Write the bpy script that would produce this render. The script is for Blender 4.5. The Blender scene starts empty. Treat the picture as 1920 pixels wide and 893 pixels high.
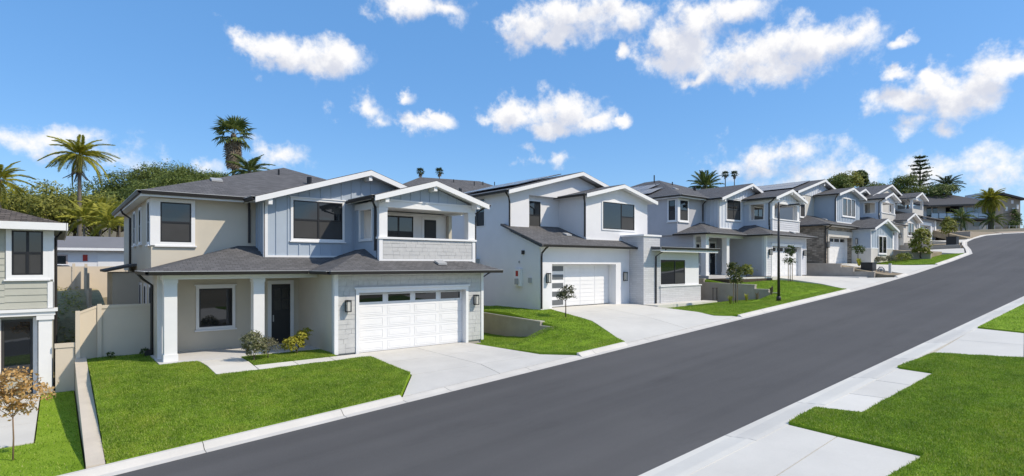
import bpy, bmesh, math, random
import numpy as np
from mathutils import Vector, Matrix, Euler

SC = bpy.context.scene
COL = SC.collection
R = math.radians

# ------------------------------------------------------------------ camera
UX, UY = 0.77371, 0.63359          # street axis seen from the camera (x = along street, y = towards the houses)
CAM_H = 3.23
cam_d = bpy.data.cameras.new('camera')
cam = bpy.data.objects.new('camera', cam_d)
COL.objects.link(cam)
cam.location = (0, 0, CAM_H)
cam.rotation_euler = (R(90), 0, -math.atan2(UY, UX))
cam_d.sensor_width = 36.0
cam_d.lens = 36.0 * 1040 / 1920
cam_d.shift_y = 49.5 / 1920
cam_d.clip_start = 0.1
cam_d.clip_end = 6000
SC.camera = cam

# ------------------------------------------------------------------ sun, exposure
SUN = Vector((0.60, -0.80, 1.02)).normalized()
sd = bpy.data.lights.new('sun', 'SUN')
sd.energy = 3.1
sd.angle = R(0.53)
sd.color = (1.0, 0.885, 0.72)
sun = bpy.data.objects.new('sun', sd)
COL.objects.link(sun)
sun.rotation_euler = (-SUN).to_track_quat('-Z', 'Y').to_euler()
sun.location = (20, -40, 60)
SC.view_settings.view_transform = 'Standard'
SC.view_settings.look = 'None'
SC.view_settings.exposure = 0.40
SC.view_settings.gamma = 1.0
SC.view_settings.use_curve_mapping = False
SC.cycles.max_bounces = 6
SC.cycles.diffuse_bounces = 3
SC.cycles.glossy_bounces = 3
SC.cycles.transmission_bounces = 4
SC.cycles.transparent_max_bounces = 6
SC.cycles.use_denoising = True
SC.cycles.caustics_reflective = False
SC.cycles.caustics_refractive = False
SC.cycles.sample_clamp_indirect = 6.0

def cam_dir(px, py):
    """unit world direction of a sky position (used only to say where in the sky a cloud hangs)"""
    a, c = (px - 960) / 1040, -(py - 496) / 1040
    return Vector((UX * a + UY, -UY * a + UX, c)).normalized()

# ------------------------------------------------------------------ sky with clouds
W = bpy.data.worlds.new('World')
SC.world = W
W.use_nodes = True
nt = W.node_tree
nt.nodes.clear()
def wn(t, **k):
    n = nt.nodes.new(t)
    for a, b in k.items():
        setattr(n, a, b)
    return n
wl = nt.links.new
SKY_STRENGTH = 0.15
# each cloud puff: centre (as photo position), half width, half height in photo pixels, tilt in degrees
PUFFS = [(490, 78, 58, 32, -10), (560, 100, 80, 33, 12), (620, 108, 66, 36, 5), (530, 90, 55, 28, 10),
 (785, 6, 90, 34, 0), (830, 16, 40, 20, 5),
 (1000, 48, 85, 38, 5), (1070, 30, 110, 42, -6), (1160, 24, 90, 30, -12), (1050, 72, 62, 24, 0),
 (1275, 82, 95, 58, -25), (1250, 110, 72, 34, 0), (1390, 108, 140, 44, 4), (1520, 88, 120, 50, -8), (1590, 78, 66, 36, 0),
 (1300, 40, 70, 40, -20), (1390, 16, 70, 28, -14), (1310, 150, 44, 17, 0), (1440, 128, 120, 28, -4), (1160, 98, 20, 18, 0), (1690, 82, 26, 15, 0),
 (1000, 208, 90, 36, 0), (1060, 205, 80, 40, -4), (960, 222, 55, 28, 0), (1110, 220, 60, 20, 8), (1165, 224, 22, 14, 0), (1030, 236, 84, 20, 0),
 (790, 231, 48, 23, 3), (820, 222, 32, 17, -10),
 (1690, 195, 72, 32, -12), (1760, 176, 66, 40, -25), (1830, 160, 74, 46, -22), (1895, 122, 70, 34, -22), (1750, 150, 34, 26, 0), (1690, 140, 26, 16, 0),
 (690, 210, 40, 26, 0), (705, 226, 24, 14, 0), (1030, 297, 44, 15, 0), (1700, 238, 30, 18, 0), (1770, 240, 24, 18, 0), (770, 184, 14, 9, 0),
 (1500, 292, 80, 34, 0), (1420, 312, 90, 42, 0), (230, 305, 52, 26, -10), (395, 310, 38, 22, 0), (1560, 335, 160, 34, 0),
 (1720, 325, 110, 40, 0), (1800, 310, 80, 34, 0), (1900, 330, 80, 34, 0), (60, 262, 150, 26, 3), (520, 290, 60, 24, 0)]
rng = random.Random(5)
DIRS = []
for (px, py, hw, hh, tl) in PUFFS:
    d = cam_dir(px, py)
    s = 1.0 / math.sqrt(((px - 960) / 1040) ** 2 + 1 + ((py - 496) / 1040) ** 2)
    soft = 0.55 if (py > 285 or (px, py) in ((690, 210), (705, 226), (60, 262), (770, 184), (1700, 238), (1770, 240), (520, 290))) else 1.0
    DIRS.append((d, hw / 1040 * s * 1.05, hh / 1040 * s * 1.08, tl, soft))
def cloud_group():
    g = bpy.data.node_groups.new('cloud_density', 'ShaderNodeTree')
    g.interface.new_socket('Dir', in_out='INPUT', socket_type='NodeSocketVector')
    g.interface.new_socket('Density', in_out='OUTPUT', socket_type='NodeSocketFloat')
    gi = g.nodes.new('NodeGroupInput'); go = g.nodes.new('NodeGroupOutput')
    L = g.links.new
    # warp
    n1 = g.nodes.new('ShaderNodeTexNoise'); n1.inputs['Scale'].default_value = 13; n1.inputs['Detail'].default_value = 5; n1.inputs['Roughness'].default_value = .6
    L(gi.outputs[0], n1.inputs['Vector'])
    sub = g.nodes.new('ShaderNodeVectorMath'); sub.operation = 'SUBTRACT'; sub.inputs[1].default_value = (.5, .5, .5)
    L(n1.outputs['Color'], sub.inputs[0])
    sc_ = g.nodes.new('ShaderNodeVectorMath'); sc_.operation = 'SCALE'; sc_.inputs['Scale'].default_value = .075
    L(sub.outputs[0], sc_.inputs[0])
    ad = g.nodes.new('ShaderNodeVectorMath'); ad.operation = 'ADD'
    L(gi.outputs[0], ad.inputs[0]); L(sc_.outputs[0], ad.inputs[1])
    cur = None
    for d, rx, ry, tl, soft in DIRS:
        z = d; x = Vector((0, 0, 1)).cross(z).normalized() * -1; y = z.cross(x)
        if y.z < 0:
            x, y = -x, -y
        rot = Matrix((x, y, z)).transposed() @ Matrix.Rotation(R(-tl), 3, 'Z')
        m = g.nodes.new('ShaderNodeMapping'); m.vector_type = 'TEXTURE'
        m.inputs['Location'].default_value = d
        m.inputs['Rotation'].default_value = rot.to_euler()
        m.inputs['Scale'].default_value = (rx, ry, .5)
        if cur is None:
            L(ad.outputs[0], m.inputs['Vector'])
        else:                              # keep the puffs in sequence, one after the other
            sq = g.nodes.new('ShaderNodeVectorMath'); sq.operation = 'MULTIPLY_ADD'; sq.inputs[1].default_value = (1e-7, 1e-7, 1e-7)
            L(cur.outputs[0], sq.inputs[0]); L(ad.outputs[0], sq.inputs[2]); L(sq.outputs[0], m.inputs['Vector'])
        ln = g.nodes.new('ShaderNodeVectorMath'); ln.operation = 'LENGTH'
        L(m.outputs[0], ln.inputs[0])
        o = g.nodes.new('ShaderNodeMath'); o.operation = 'MULTIPLY_ADD'    # soft * (1 - len)
        L(ln.outputs['Value'], o.inputs[0]); o.inputs[1].default_value = -soft; o.inputs[2].default_value = soft
        if cur is None:
            cur = o
        else:
            mx = g.nodes.new('ShaderNodeMath'); mx.operation = 'SMOOTH_MAX'; mx.inputs[2].default_value = .12
            L(cur.outputs[0], mx.inputs[0]); L(o.outputs[0], mx.inputs[1]); cur = mx
    n2 = g.nodes.new('ShaderNodeTexNoise'); n2.inputs['Scale'].default_value = 26; n2.inputs['Detail'].default_value = 8; n2.inputs['Roughness'].default_value = .62
    L(gi.outputs[0], n2.inputs['Vector'])
    k = g.nodes.new('ShaderNodeMath'); k.operation = 'MULTIPLY_ADD'
    L(n2.outputs[0], k.inputs[0]); k.inputs[1].default_value = 2.1; k.inputs[2].default_value = -1.10
    s2 = g.nodes.new('ShaderNodeMath'); s2.operation = 'ADD'
    L(cur.outputs[0], s2.inputs[0]); L(k.outputs[0], s2.inputs[1])
    L(s2.outputs[0], go.inputs[0])
    return g
CG = cloud_group()
tc = wn('ShaderNodeTexCoord')
nrm = wn('ShaderNodeVectorMath', operation='NORMALIZE'); wl(tc.outputs['Generated'], nrm.inputs[0])
sky = wn('ShaderNodeTexSky', sky_type='NISHITA')
sky.sun_disc = False
sky.sun_elevation = math.asin(SUN.z)
sky.sun_rotation = math.atan2(SUN.x, SUN.y)
sky.altitude = 50
sky.air_density = 1.0
sky.dust_density = .35
sky.ozone_density = 2.0
hs = wn('ShaderNodeHueSaturation'); hs.inputs['Saturation'].default_value = 1.24; hs.inputs['Value'].default_value = .84; hs.inputs['Hue'].default_value = .504
wl(sky.outputs[0], hs.inputs['Color'])
# even clear-day blue: half physical sky, half its mean blue, for the whole dome
even = wn('ShaderNodeMix', data_type='RGBA'); even.inputs['Factor'].default_value = .5
even.inputs['B'].default_value = (.135 / SKY_STRENGTH, .34 / SKY_STRENGTH, .69 / SKY_STRENGTH, 1)
wl(hs.outputs[0], even.inputs['A'])
k = 1.0 / SKY_STRENGTH
def cloudy(dens, shade, soft=.72, amount=.98):
    """sky colour with clouds mixed in: dens = cloud density along this direction, shade = density a little further up"""
    alpha = wn('ShaderNodeMapRange', interpolation_type='SMOOTHSTEP'); wl(dens, alpha.inputs['Value'])
    alpha.inputs['From Min'].default_value = -.16; alpha.inputs['From Max'].default_value = soft
    alpha.inputs['To Max'].default_value = amount
    lit = wn('ShaderNodeMapRange', interpolation_type='SMOOTHSTEP'); wl(shade, lit.inputs['Value'])   # cloud above = less sun
    lit.inputs['From Min'].default_value = -.15; lit.inputs['From Max'].default_value = .85
    lit.inputs['To Min'].default_value = 1; lit.inputs['To Max'].default_value = 0
    cc = wn('ShaderNodeMix', data_type='RGBA'); wl(lit.outputs[0], cc.inputs['Factor'])
    cc.inputs['A'].default_value = (.54 * k, .56 * k, .63 * k, 1)
    cc.inputs['B'].default_value = (.79 * k, .78 * k, .775 * k, 1)
    mx = wn('ShaderNodeMix', data_type='RGBA')
    wl(alpha.outputs[0], mx.inputs['Factor']); wl(even.outputs['Result'], mx.inputs['A']); wl(cc.outputs['Result'], mx.inputs['B'])
    bg = wn('ShaderNodeBackground'); bg.inputs['Strength'].default_value = SKY_STRENGTH
    wl(mx.outputs['Result'], bg.inputs['Color'])
    return bg
# the clouds over the houses, each in its place
g1 = wn('ShaderNodeGroup', node_tree=CG); wl(nrm.outputs[0], g1.inputs[0])
off = wn('ShaderNodeVectorMath', operation='ADD'); off.inputs[1].default_value = (SUN.x * .012, SUN.y * .012, .030)
wl(nrm.outputs[0], off.inputs[0])
g2 = wn('ShaderNodeGroup', node_tree=CG); wl(off.outputs[0], g2.inputs[0])
bg_front = cloudy(g1.outputs[0], g2.outputs[0])
# the same kind of scattered clouds over the rest of the sky
mp = wn('ShaderNodeMapping'); mp.inputs['Scale'].default_value = (1, 1, 2.4); wl(nrm.outputs[0], mp.inputs['Vector'])
nb = wn('ShaderNodeTexNoise'); nb.inputs['Scale'].default_value = 4.2; nb.inputs['Detail'].default_value = 5; nb.inputs['Roughness'].default_value = .58
wl(mp.outputs[0], nb.inputs['Vector'])
dot = wn('ShaderNodeVectorMath', operation='DOT_PRODUCT'); dot.inputs[1].default_value = cam_dir(960, 330); wl(nrm.outputs[0], dot.inputs[0])
fade = wn('ShaderNodeMapRange'); wl(dot.outputs['Value'], fade.inputs['Value'])
fade.inputs['From Min'].default_value = .40; fade.inputs['From Max'].default_value = .60; fade.inputs['To Min'].default_value = 0; fade.inputs['To Max'].default_value = -.9
db = wn('ShaderNodeMath', operation='MULTIPLY_ADD'); db.inputs[1].default_value = 5.0; wl(nb.outputs[0], db.inputs[0])
cst = wn('ShaderNodeMath', operation='ADD'); cst.inputs[1].default_value = -2.68; wl(fade.outputs[0], cst.inputs[0])
wl(cst.outputs[0], db.inputs[2])
bg_rest = cloudy(db.outputs[0], db.outputs[0], .6)
front = wn('ShaderNodeMath', operation='GREATER_THAN'); front.inputs[1].default_value = .60; wl(dot.outputs['Value'], front.inputs[0])
mxs = wn('ShaderNodeMixShader'); wl(front.outputs[0], mxs.inputs[0]); wl(bg_rest.outputs[0], mxs.inputs[1]); wl(bg_front.outputs[0], mxs.inputs[2])
wo = wn('ShaderNodeOutputWorld'); wl(mxs.outputs[0], wo.inputs['Surface'])
W.cycles.sampling_method = 'MANUAL'
W.cycles.sample_map_resolution = 512

# ------------------------------------------------------------------ materials
MATS = {}
def nodes_of(name):
    m = bpy.data.materials.new(name); m.use_nodes = True
    t = m.node_tree; t.nodes.clear()
    out = t.nodes.new('ShaderNodeOutputMaterial')
    b = t.nodes.new('ShaderNodeBsdfPrincipled')
    t.links.new(b.outputs[0], out.inputs[0])
    return m, t, b, out
def mk(t, typ, **k):
    n = t.nodes.new(typ)
    for a, v in k.items():
        if a in n.inputs.keys():
            n.inputs[a].default_value = v
        else:
            setattr(n, a, v)
    return n
def ramp(t, fac, stops):
    r = t.nodes.new('ShaderNodeValToRGB')
    while len(r.color_ramp.elements) < len(stops):
        r.color_ramp.elements.new(.5)
    for e, (p, c) in zip(r.color_ramp.elements, stops):
        e.position = p; e.color = (*c, 1)
    t.links.new(fac, r.inputs[0])
    return r
def sh(c, f):
    return tuple(max(0, min(1, v * f)) for v in c)

def surf(name, col, rough=.8, var=.12, nscale=1.2, fine=0.0, fscale=60, bump=0.0, bscale=90, spec=.3, dirt=0.0):
    """painted / plastered / cast surface: broad stain variation, fine grain, fine relief"""
    if name in MATS: return MATS[name]
    m, t, b, _ = nodes_of(name)
    g = mk(t, 'ShaderNodeNewGeometry')
    n = mk(t, 'ShaderNodeTexNoise', Scale=nscale, Detail=6, Roughness=.62)
    t.links.new(g.outputs['Position'], n.inputs['Vector'])
    r = ramp(t, n.outputs[0], [(.3, sh(col, 1 - var)), (.7, sh(col, 1 + var * .7))])
    last = r.outputs[0]
    if fine:
        n2 = mk(t, 'ShaderNodeTexNoise', Scale=fscale, Detail=4, Roughness=.7)
        t.links.new(g.outputs['Position'], n2.inputs['Vector'])
        r2 = ramp(t, n2.outputs[0], [(.3, (1 - fine,) * 3), (.72, (1 + 0 * fine,) * 3)])
        mx = mk(t, 'ShaderNodeMix', data_type='RGBA', blend_type='MULTIPLY'); mx.inputs['Factor'].default_value = 1
        t.links.new(last, mx.inputs['A']); t.links.new(r2.outputs[0], mx.inputs['B']); last = mx.outputs['Result']
    t.links.new(last, b.inputs['Base Color'])
    b.inputs['Roughness'].default_value = rough
    b.inputs['Specular IOR Level'].default_value = spec
    if bump:
        n3 = mk(t, 'ShaderNodeTexNoise', Scale=bscale, Detail=3, Roughness=.6)
        t.links.new(g.outputs['Position'], n3.inputs['Vector'])
        bp = mk(t, 'ShaderNodeBump', Strength=bump, Distance=.01)
        t.links.new(n3.outputs[0], bp.inputs['Height']); t.links.new(bp.outputs[0], b.inputs['Normal'])
    MATS[name] = m
    return m

def uvtex(name, kind, col, **k):
    """brick / shingle / stone / lap coursing laid out in metres along the UVs"""
    if name in MATS: return MATS[name]
    m, t, b, _ = nodes_of(name)
    uv = mk(t, 'ShaderNodeUVMap')
    br = mk(t, 'ShaderNodeTexBrick')
    w, h, mo = k.get('w', .3), k.get('h', .14), k.get('mortar', .008)
    br.inputs['Scale'].default_value = 1
    br.inputs['Brick Width'].default_value = w
    br.inputs['Row Height'].default_value = h
    br.inputs['Mortar Size'].default_value = mo
    br.inputs['Mortar Smooth'].default_value = .2
    br.inputs['Bias'].default_value = 0
    br.inputs['Color1'].default_value = (*sh(col, k.get('lo', .75)), 1)
    br.inputs['Color2'].default_value = (*sh(col, k.get('hi', 1.25)), 1)
    br.inputs['Mortar'].default_value = (*sh(col, k.get('m', .4)), 1)
    br.offset_frequency = 2; br.offset = .5
    vec = uv.outputs[0]
    if k.get('warp'):
        nw = mk(t, 'ShaderNodeTexNoise', Scale=3, Detail=2); t.links.new(uv.outputs[0], nw.inputs['Vector'])
        mxx = mk(t, 'ShaderNodeMix', data_type='VECTOR'); mxx.inputs['Factor'].default_value = k['warp']
        t.links.new(uv.outputs[0], mxx.inputs['A']); t.links.new(nw.outputs['Color'], mxx.inputs['B']); vec = mxx.outputs['Result']
    t.links.new(vec, br.inputs['Vector'])
    g = mk(t, 'ShaderNodeNewGeometry')
    n = mk(t, 'ShaderNodeTexNoise', Scale=k.get('ns', 1.6), Detail=6, Roughness=.65)
    t.links.new(g.outputs['Position'], n.inputs['Vector'])
    r = ramp(t, n.outputs[0], [(.25, (k.get('vlo', .72),) * 3), (.75, (1, 1, 1))])
    mx = mk(t, 'ShaderNodeMix', data_type='RGBA', blend_type='MULTIPLY'); mx.inputs['Factor'].default_value = 1
    t.links.new(br.outputs['Color'], mx.inputs['A']); t.links.new(r.outputs[0], mx.inputs['B'])
    n2 = mk(t, 'ShaderNodeTexNoise', Scale=55, Detail=3, Roughness=.7)
    t.links.new(g.outputs['Position'], n2.inputs['Vector'])
    r2 = ramp(t, n2.outputs[0], [(.3, (k.get('flo', .7),) * 3), (.75, (1.1,) * 3)])
    mx2 = mk(t, 'ShaderNodeMix', data_type='RGBA', blend_type='MULTIPLY'); mx2.inputs['Factor'].default_value = 1
    t.links.new(mx.outputs['Result'], mx2.inputs['A']); t.links.new(r2.outputs[0], mx2.inputs['B'])
    t.links.new(mx2.outputs['Result'], b.inputs['Base Color'])
    b.inputs['Roughness'].default_value = k.get('rough', .9)
    b.inputs['Specular IOR Level'].default_value = .2
    bp = mk(t, 'ShaderNodeBump', Strength=k.get('bump', .5), Distance=.02)
    inv = mk(t, 'ShaderNodeMath', operation='SUBTRACT'); inv.inputs[0].default_value = 1
    t.links.new(br.outputs['Fac'], inv.inputs[1])
    t.links.new(inv.outputs[0], bp.inputs['Height']); t.links.new(bp.outputs[0], b.inputs['Normal'])
    MATS[name] = m
    return m

def gloss(name, col, rough=.05, ior=1.5, metal=0.0, var=0.0):
    if name in MATS: return MATS[name]
    m, t, b, _ = nodes_of(name)
    b.inputs['Base Color'].default_value = (*col, 1)
    b.inputs['Roughness'].default_value = rough
    b.inputs['IOR'].default_value = ior
    b.inputs['Metallic'].default_value = metal
    if var:
        g = mk(t, 'ShaderNodeNewGeometry')
        n = mk(t, 'ShaderNodeTexNoise', Scale=1.4, Detail=2)
        t.links.new(g.outputs['Position'], n.inputs['Vector'])
        bp = mk(t, 'ShaderNodeBump', Strength=var, Distance=.02)
        t.links.new(n.outputs[0], bp.inputs['Height']); t.links.new(bp.outputs[0], b.inputs['Normal'])
    MATS[name] = m
    return m

def leafmat(name, cols, trans=.35, rough=.6, nscale=.5):
    """cols: dark, mid, light leaf colours, picked leaf by leaf"""
    if name in MATS: return MATS[name]
    m, t, b, out = nodes_of(name)
    g = mk(t, 'ShaderNodeNewGeometry')
    n = mk(t, 'ShaderNodeTexNoise', Scale=nscale, Detail=3)
    t.links.new(g.outputs['Position'], n.inputs['Vector'])
    ad = mk(t, 'ShaderNodeMath', operation='MULTIPLY_ADD'); ad.inputs[1].default_value = .6
    t.links.new(g.outputs['Random Per Island'], ad.inputs[0])
    k2 = mk(t, 'ShaderNodeMath', operation='MULTIPLY_ADD'); k2.inputs[1].default_value = .9; k2.inputs[2].default_value = -.25
    t.links.new(n.outputs[0], k2.inputs[0]); t.links.new(k2.outputs[0], ad.inputs[2])
    r = ramp(t, ad.outputs[0], [(.1, cols[0]), (.5, cols[1]), (.95, cols[2])])
    t.links.new(r.outputs[0], b.inputs['Base Color'])
    b.inputs['Roughness'].default_value = rough
    b.inputs['Specular IOR Level'].default_value = .3
    tr = mk(t, 'ShaderNodeBsdfTranslucent'); t.links.new(r.outputs[0], tr.inputs[0])
    mx = mk(t, 'ShaderNodeMixShader'); mx.inputs[0].default_value = trans
    t.links.new(b.outputs[0], mx.inputs[1]); t.links.new(tr.outputs[0], mx.inputs[2])
    t.links.new(mx.outputs[0], out.inputs[0])
    MATS[name] = m
    return m

WHITE = surf('white_trim', (.80, .80, .80), .55, .03, 2)
WHITE_STUCCO = surf('white_stucco', (.76, .76, .775), .9, .035, 1.1, bump=.25, bscale=45)
BEIGE = surf('beige_stucco', (.60, .55, .455), .9, .05, 1.0, bump=.25, bscale=45)
GREY_STUCCO = surf('grey_stucco', (.47, .475, .50), .9, .05, 1.0, bump=.25, bscale=45)
CREAM = surf('cream_siding', (.58, .56, .52), .85, .05, 1.4)
BLUE = surf('blue_siding', (.41, .475, .55), .75, .05, 1.2)
PALE = surf('pale_siding', (.64, .68, .74), .75, .04, 1.2)
SAGE = surf('sage_siding', (.45, .45, .39), .8, .06, 1.6)
SHAKE = surf('shake_grey', (.58, .58, .57), .85, .09, 5, fine=.1, fscale=40)
SHAKE2 = surf('lap_grey', (.60, .61, .64), .85, .05, 3)
BRICK_GREY = uvtex('painted_brick', 'brick', (.58, .585, .60), w=.6, h=.11, mortar=.006, lo=.94, hi=1.05, m=.7, vlo=.92, flo=.93, bump=.35, rough=.8)
STONE = uvtex('stone_veneer', 'stone', (.42, .365, .30), w=.34, h=.13, mortar=.016, lo=.55, hi=1.4, m=.75, vlo=.7, flo=.75, bump=.8, warp=.05)
SHINGLE = uvtex('asphalt_shingle', 'shingle', (.16, .158, .162), w=.24, h=.145, mortar=.008, lo=.84, hi=1.18, m=.5, vlo=.84, flo=.6, bump=.6)
SHINGLE_BROWN = uvtex('brown_shingle', 'shingle', (.16, .135, .115), w=.26, h=.145, mortar=.012, lo=.6, hi=1.45, m=.4, vlo=.75, flo=.6, bump=.8)
SHINGLE_FAR = uvtex('far_shingle', 'shingle', (.12, .115, .115), w=.3, h=.2, mortar=.01, lo=.8, hi=1.2, m=.6)
BRONZE = surf('dark_bronze', (.022, .02, .02), .5, .1, 3, spec=.5)
BLACKM = surf('black_metal', (.012, .012, .014), .45, .1, 3, spec=.5)
GLASS = gloss('window_glass', (.010, .013, .017), .02, 1.75, var=.05)
GLASS_FROST = gloss('frosted_glass', (.13, .14, .15), .35, 1.5)
SCREEN = surf('insect_screen', (.052, .052, .052), .6, .12, 1.5, spec=.3)
CONC = surf('concrete', (.60, .595, .585), .85, .06, .9, fine=.05, fscale=26, bump=.15, bscale=50)
CONC_LIGHT = surf('concrete_light', (.68, .66, .60), .85, .06, .7, fine=.04, fscale=26, bump=.15, bscale=50)
KERB = surf('kerb_concrete', (.64, .61, .555), .85, .09, 1.3, fine=.06, fscale=26, bump=.15, bscale=50)
CONC_TAN = surf('concrete_tan', (.47, .43, .37), .9, .1, 1.2, fine=.06, fscale=30, bump=.2)
TANWALL = surf('tan_plaster', (.62, .55, .45), .9, .1, 1.3, fine=.06, fscale=24, bump=.2)
WALLBLOCK = surf('retaining_plaster', (.42, .375, .325), .9, .14, 1.4, fine=.08, fscale=20, bump=.25)
TAN_FENCE = surf('tan_vinyl', (.64, .56, .45), .6, .03, 2)
def asphalt():
    m, t, b, _ = nodes_of('asphalt')
    g = mk(t, 'ShaderNodeNewGeometry')
    def noise(scale, vec, **k):
        mp = mk(t, 'ShaderNodeMapping'); mp.inputs['Scale'].default_value = vec
        n = mk(t, 'ShaderNodeTexNoise', Scale=scale, **k)
        t.links.new(g.outputs['Position'], mp.inputs['Vector']); t.links.new(mp.outputs[0], n.inputs['Vector'])
        return n.outputs[0]
    def mul(a, f, stops):
        r = ramp(t, f, stops)
        mx = mk(t, 'ShaderNodeMix', data_type='RGBA', blend_type='MULTIPLY'); mx.inputs['Factor'].default_value = 1
        t.links.new(a, mx.inputs['A']); t.links.new(r.outputs[0], mx.inputs['B']); return mx.outputs['Result']
    c = ramp(t, noise(.12, (1, 1, 1), Detail=5, Roughness=.6), [(.3, (.094, .092, .092)), (.7, (.118, .115, .113))]).outputs[0]
    c = mul(c, noise(1.0, (.03, 1.3, .2), Detail=3, Roughness=.5), [(.35, (.90,) * 3), (.65, (1.05,) * 3)])       # paver passes and wheel tracks
    c = mul(c, noise(.9, (.35, 1.0, 1), Detail=6, Roughness=.75), [(.28, (.86,) * 3), (.45, (1.0,) * 3)])           # drips and scuffs
    c = mul(c, noise(60, (1, 1, 1), Detail=4, Roughness=.8), [(.3, (.78,) * 3), (.75, (1.12,) * 3)])                # aggregate
    t.links.new(c, b.inputs['Base Color'])
    b.inputs['Roughness'].default_value = .85; b.inputs['Specular IOR Level'].default_value = .25
    bp = mk(t, 'ShaderNodeBump', Strength=.4, Distance=.01); t.links.new(noise(110, (1, 1, 1), Detail=3), bp.inputs['Height']); t.links.new(bp.outputs[0], b.inputs['Normal'])
    MATS['asphalt'] = m
    return m
ASPHALT = asphalt()
DIRT = surf('bare_soil', (.36, .29, .20), .95, .2, 1.5, fine=.3, fscale=14, bump=.6, bscale=18)
MULCH = surf('mulch', (.10, .075, .055), .95, .3, 3, fine=.4, fscale=30, bump=.8, bscale=30)
GROUND = surf('dry_ground', (.20, .175, .12), .95, .25, .08, fine=.2, fscale=4)
BARK = surf('bark', (.11, .085, .065), .95, .3, 6, fine=.4, fscale=30, bump=.8, bscale=25)
PALMBARK = surf('palm_bark', (.20, .175, .145), .95, .25, 5, fine=.4, fscale=24, bump=.8, bscale=20)
STAKE = surf('stake_wood', (.24, .16, .10), .9, .15, 8)
WOODFENCE = surf('weathered_wood', (.20, .165, .13), .9, .2, 3, fine=.2, fscale=20)
SOLAR = gloss('solar_glass', (.012, .014, .03), .12, 1.6)
ALU = surf('aluminium', (.45, .46, .47), .4, .05, 4, spec=.6)
METER = surf('meter_grey', (.38, .39, .40), .5, .06, 4)
RED = surf('red_sticker', (.42, .05, .04), .6, .1, 8)
DOORBLK = surf('black_door', (.016, .016, .019), .4, .1, 3, spec=.5)
INTERIOR = surf('interior_cream', (.55, .52, .45), .9, .04, 1)
CARPAINT = gloss('white_carpaint', (.75, .75, .75), .2, 1.5)
RUBBER = surf('rubber', (.02, .02, .02), .8, .1, 5)
LAMPGLASS = gloss('lamp_glass', (.55, .54, .50), .25, 1.45)

def lawn_mat(name, a, b_, c):
    if name in MATS: return MATS[name]
    m, t, b, _ = nodes_of(name)
    g = mk(t, 'ShaderNodeNewGeometry')
    n = mk(t, 'ShaderNodeTexNoise', Scale=.8, Detail=7, Roughness=.7)
    n2 = mk(t, 'ShaderNodeTexNoise', Scale=22, Detail=4, Roughness=.75)
    for q in (n, n2):
        t.links.new(g.outputs['Position'], q.inputs['Vector'])
    ad = mk(t, 'ShaderNodeMath', operation='MULTIPLY_ADD'); ad.inputs[1].default_value = .55
    k2 = mk(t, 'ShaderNodeMath', operation='MULTIPLY'); k2.inputs[1].default_value = .5
    t.links.new(n.outputs[0], k2.inputs[0]); t.links.new(n2.outputs[0], ad.inputs[0]); t.links.new(k2.outputs[0], ad.inputs[2])
    r = ramp(t, ad.outputs[0], [(.36, a), (.52, b_), (.7, c)])
    t.links.new(r.outputs[0], b.inputs['Base Color'])
    b.inputs['Roughness'].default_value = .9; b.inputs['Specular IOR Level'].default_value = .1
    bp = mk(t, 'ShaderNodeBump', Strength=.9, Distance=.04)
    t.links.new(n2.outputs[0], bp.inputs['Height']); t.links.new(bp.outputs[0], b.inputs['Normal'])
    MATS[name] = m
    return m
LAWN = lawn_mat('lawn', (.125, .215, .014), (.225, .36, .026), (.33, .45, .06))
def blade_mat():
    m, t, b, out = nodes_of('grass_blade')
    g = mk(t, 'ShaderNodeNewGeometry')
    r = ramp(t, g.outputs['Random Per Island'], [(.0, (.14, .24, .016)), (.5, (.27, .41, .036)), (.88, (.42, .55, .10)), (1.0, (.55, .55, .22))])
    n = mk(t, 'ShaderNodeTexNoise', Scale=.75, Detail=5, Roughness=.65); t.links.new(g.outputs['Position'], n.inputs['Vector'])
    n2 = mk(t, 'ShaderNodeTexNoise', Scale=3.2, Detail=4, Roughness=.7); t.links.new(g.outputs['Position'], n2.inputs['Vector'])
    p1 = ramp(t, n.outputs[0], [(.32, (.80, .84, .85)), (.5, (1, 1, 1)), (.68, (1.22, 1.08, 1.15))])
    p2 = ramp(t, n2.outputs[0], [(.32, (.74, .80, .8)), (.55, (1, 1, 1)), (.75, (1.12, 1.05, 1.0))])
    c = r.outputs[0]
    for p in (p1, p2):
        mx = mk(t, 'ShaderNodeMix', data_type='RGBA', blend_type='MULTIPLY'); mx.inputs['Factor'].default_value = 1
        t.links.new(c, mx.inputs['A']); t.links.new(p.outputs[0], mx.inputs['B']); c = mx.outputs['Result']
    t.links.new(c, b.inputs['Base Color']); b.inputs['Roughness'].default_value = .6; b.inputs['Specular IOR Level'].default_value = .25
    tr = mk(t, 'ShaderNodeBsdfTranslucent'); t.links.new(c, tr.inputs[0])
    mx = mk(t, 'ShaderNodeMixShader'); mx.inputs[0].default_value = .35
    t.links.new(b.outputs[0], mx.inputs[1]); t.links.new(tr.outputs[0], mx.inputs[2]); t.links.new(mx.outputs[0], out.inputs[0])
    return m
BLADE = blade_mat()
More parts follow.
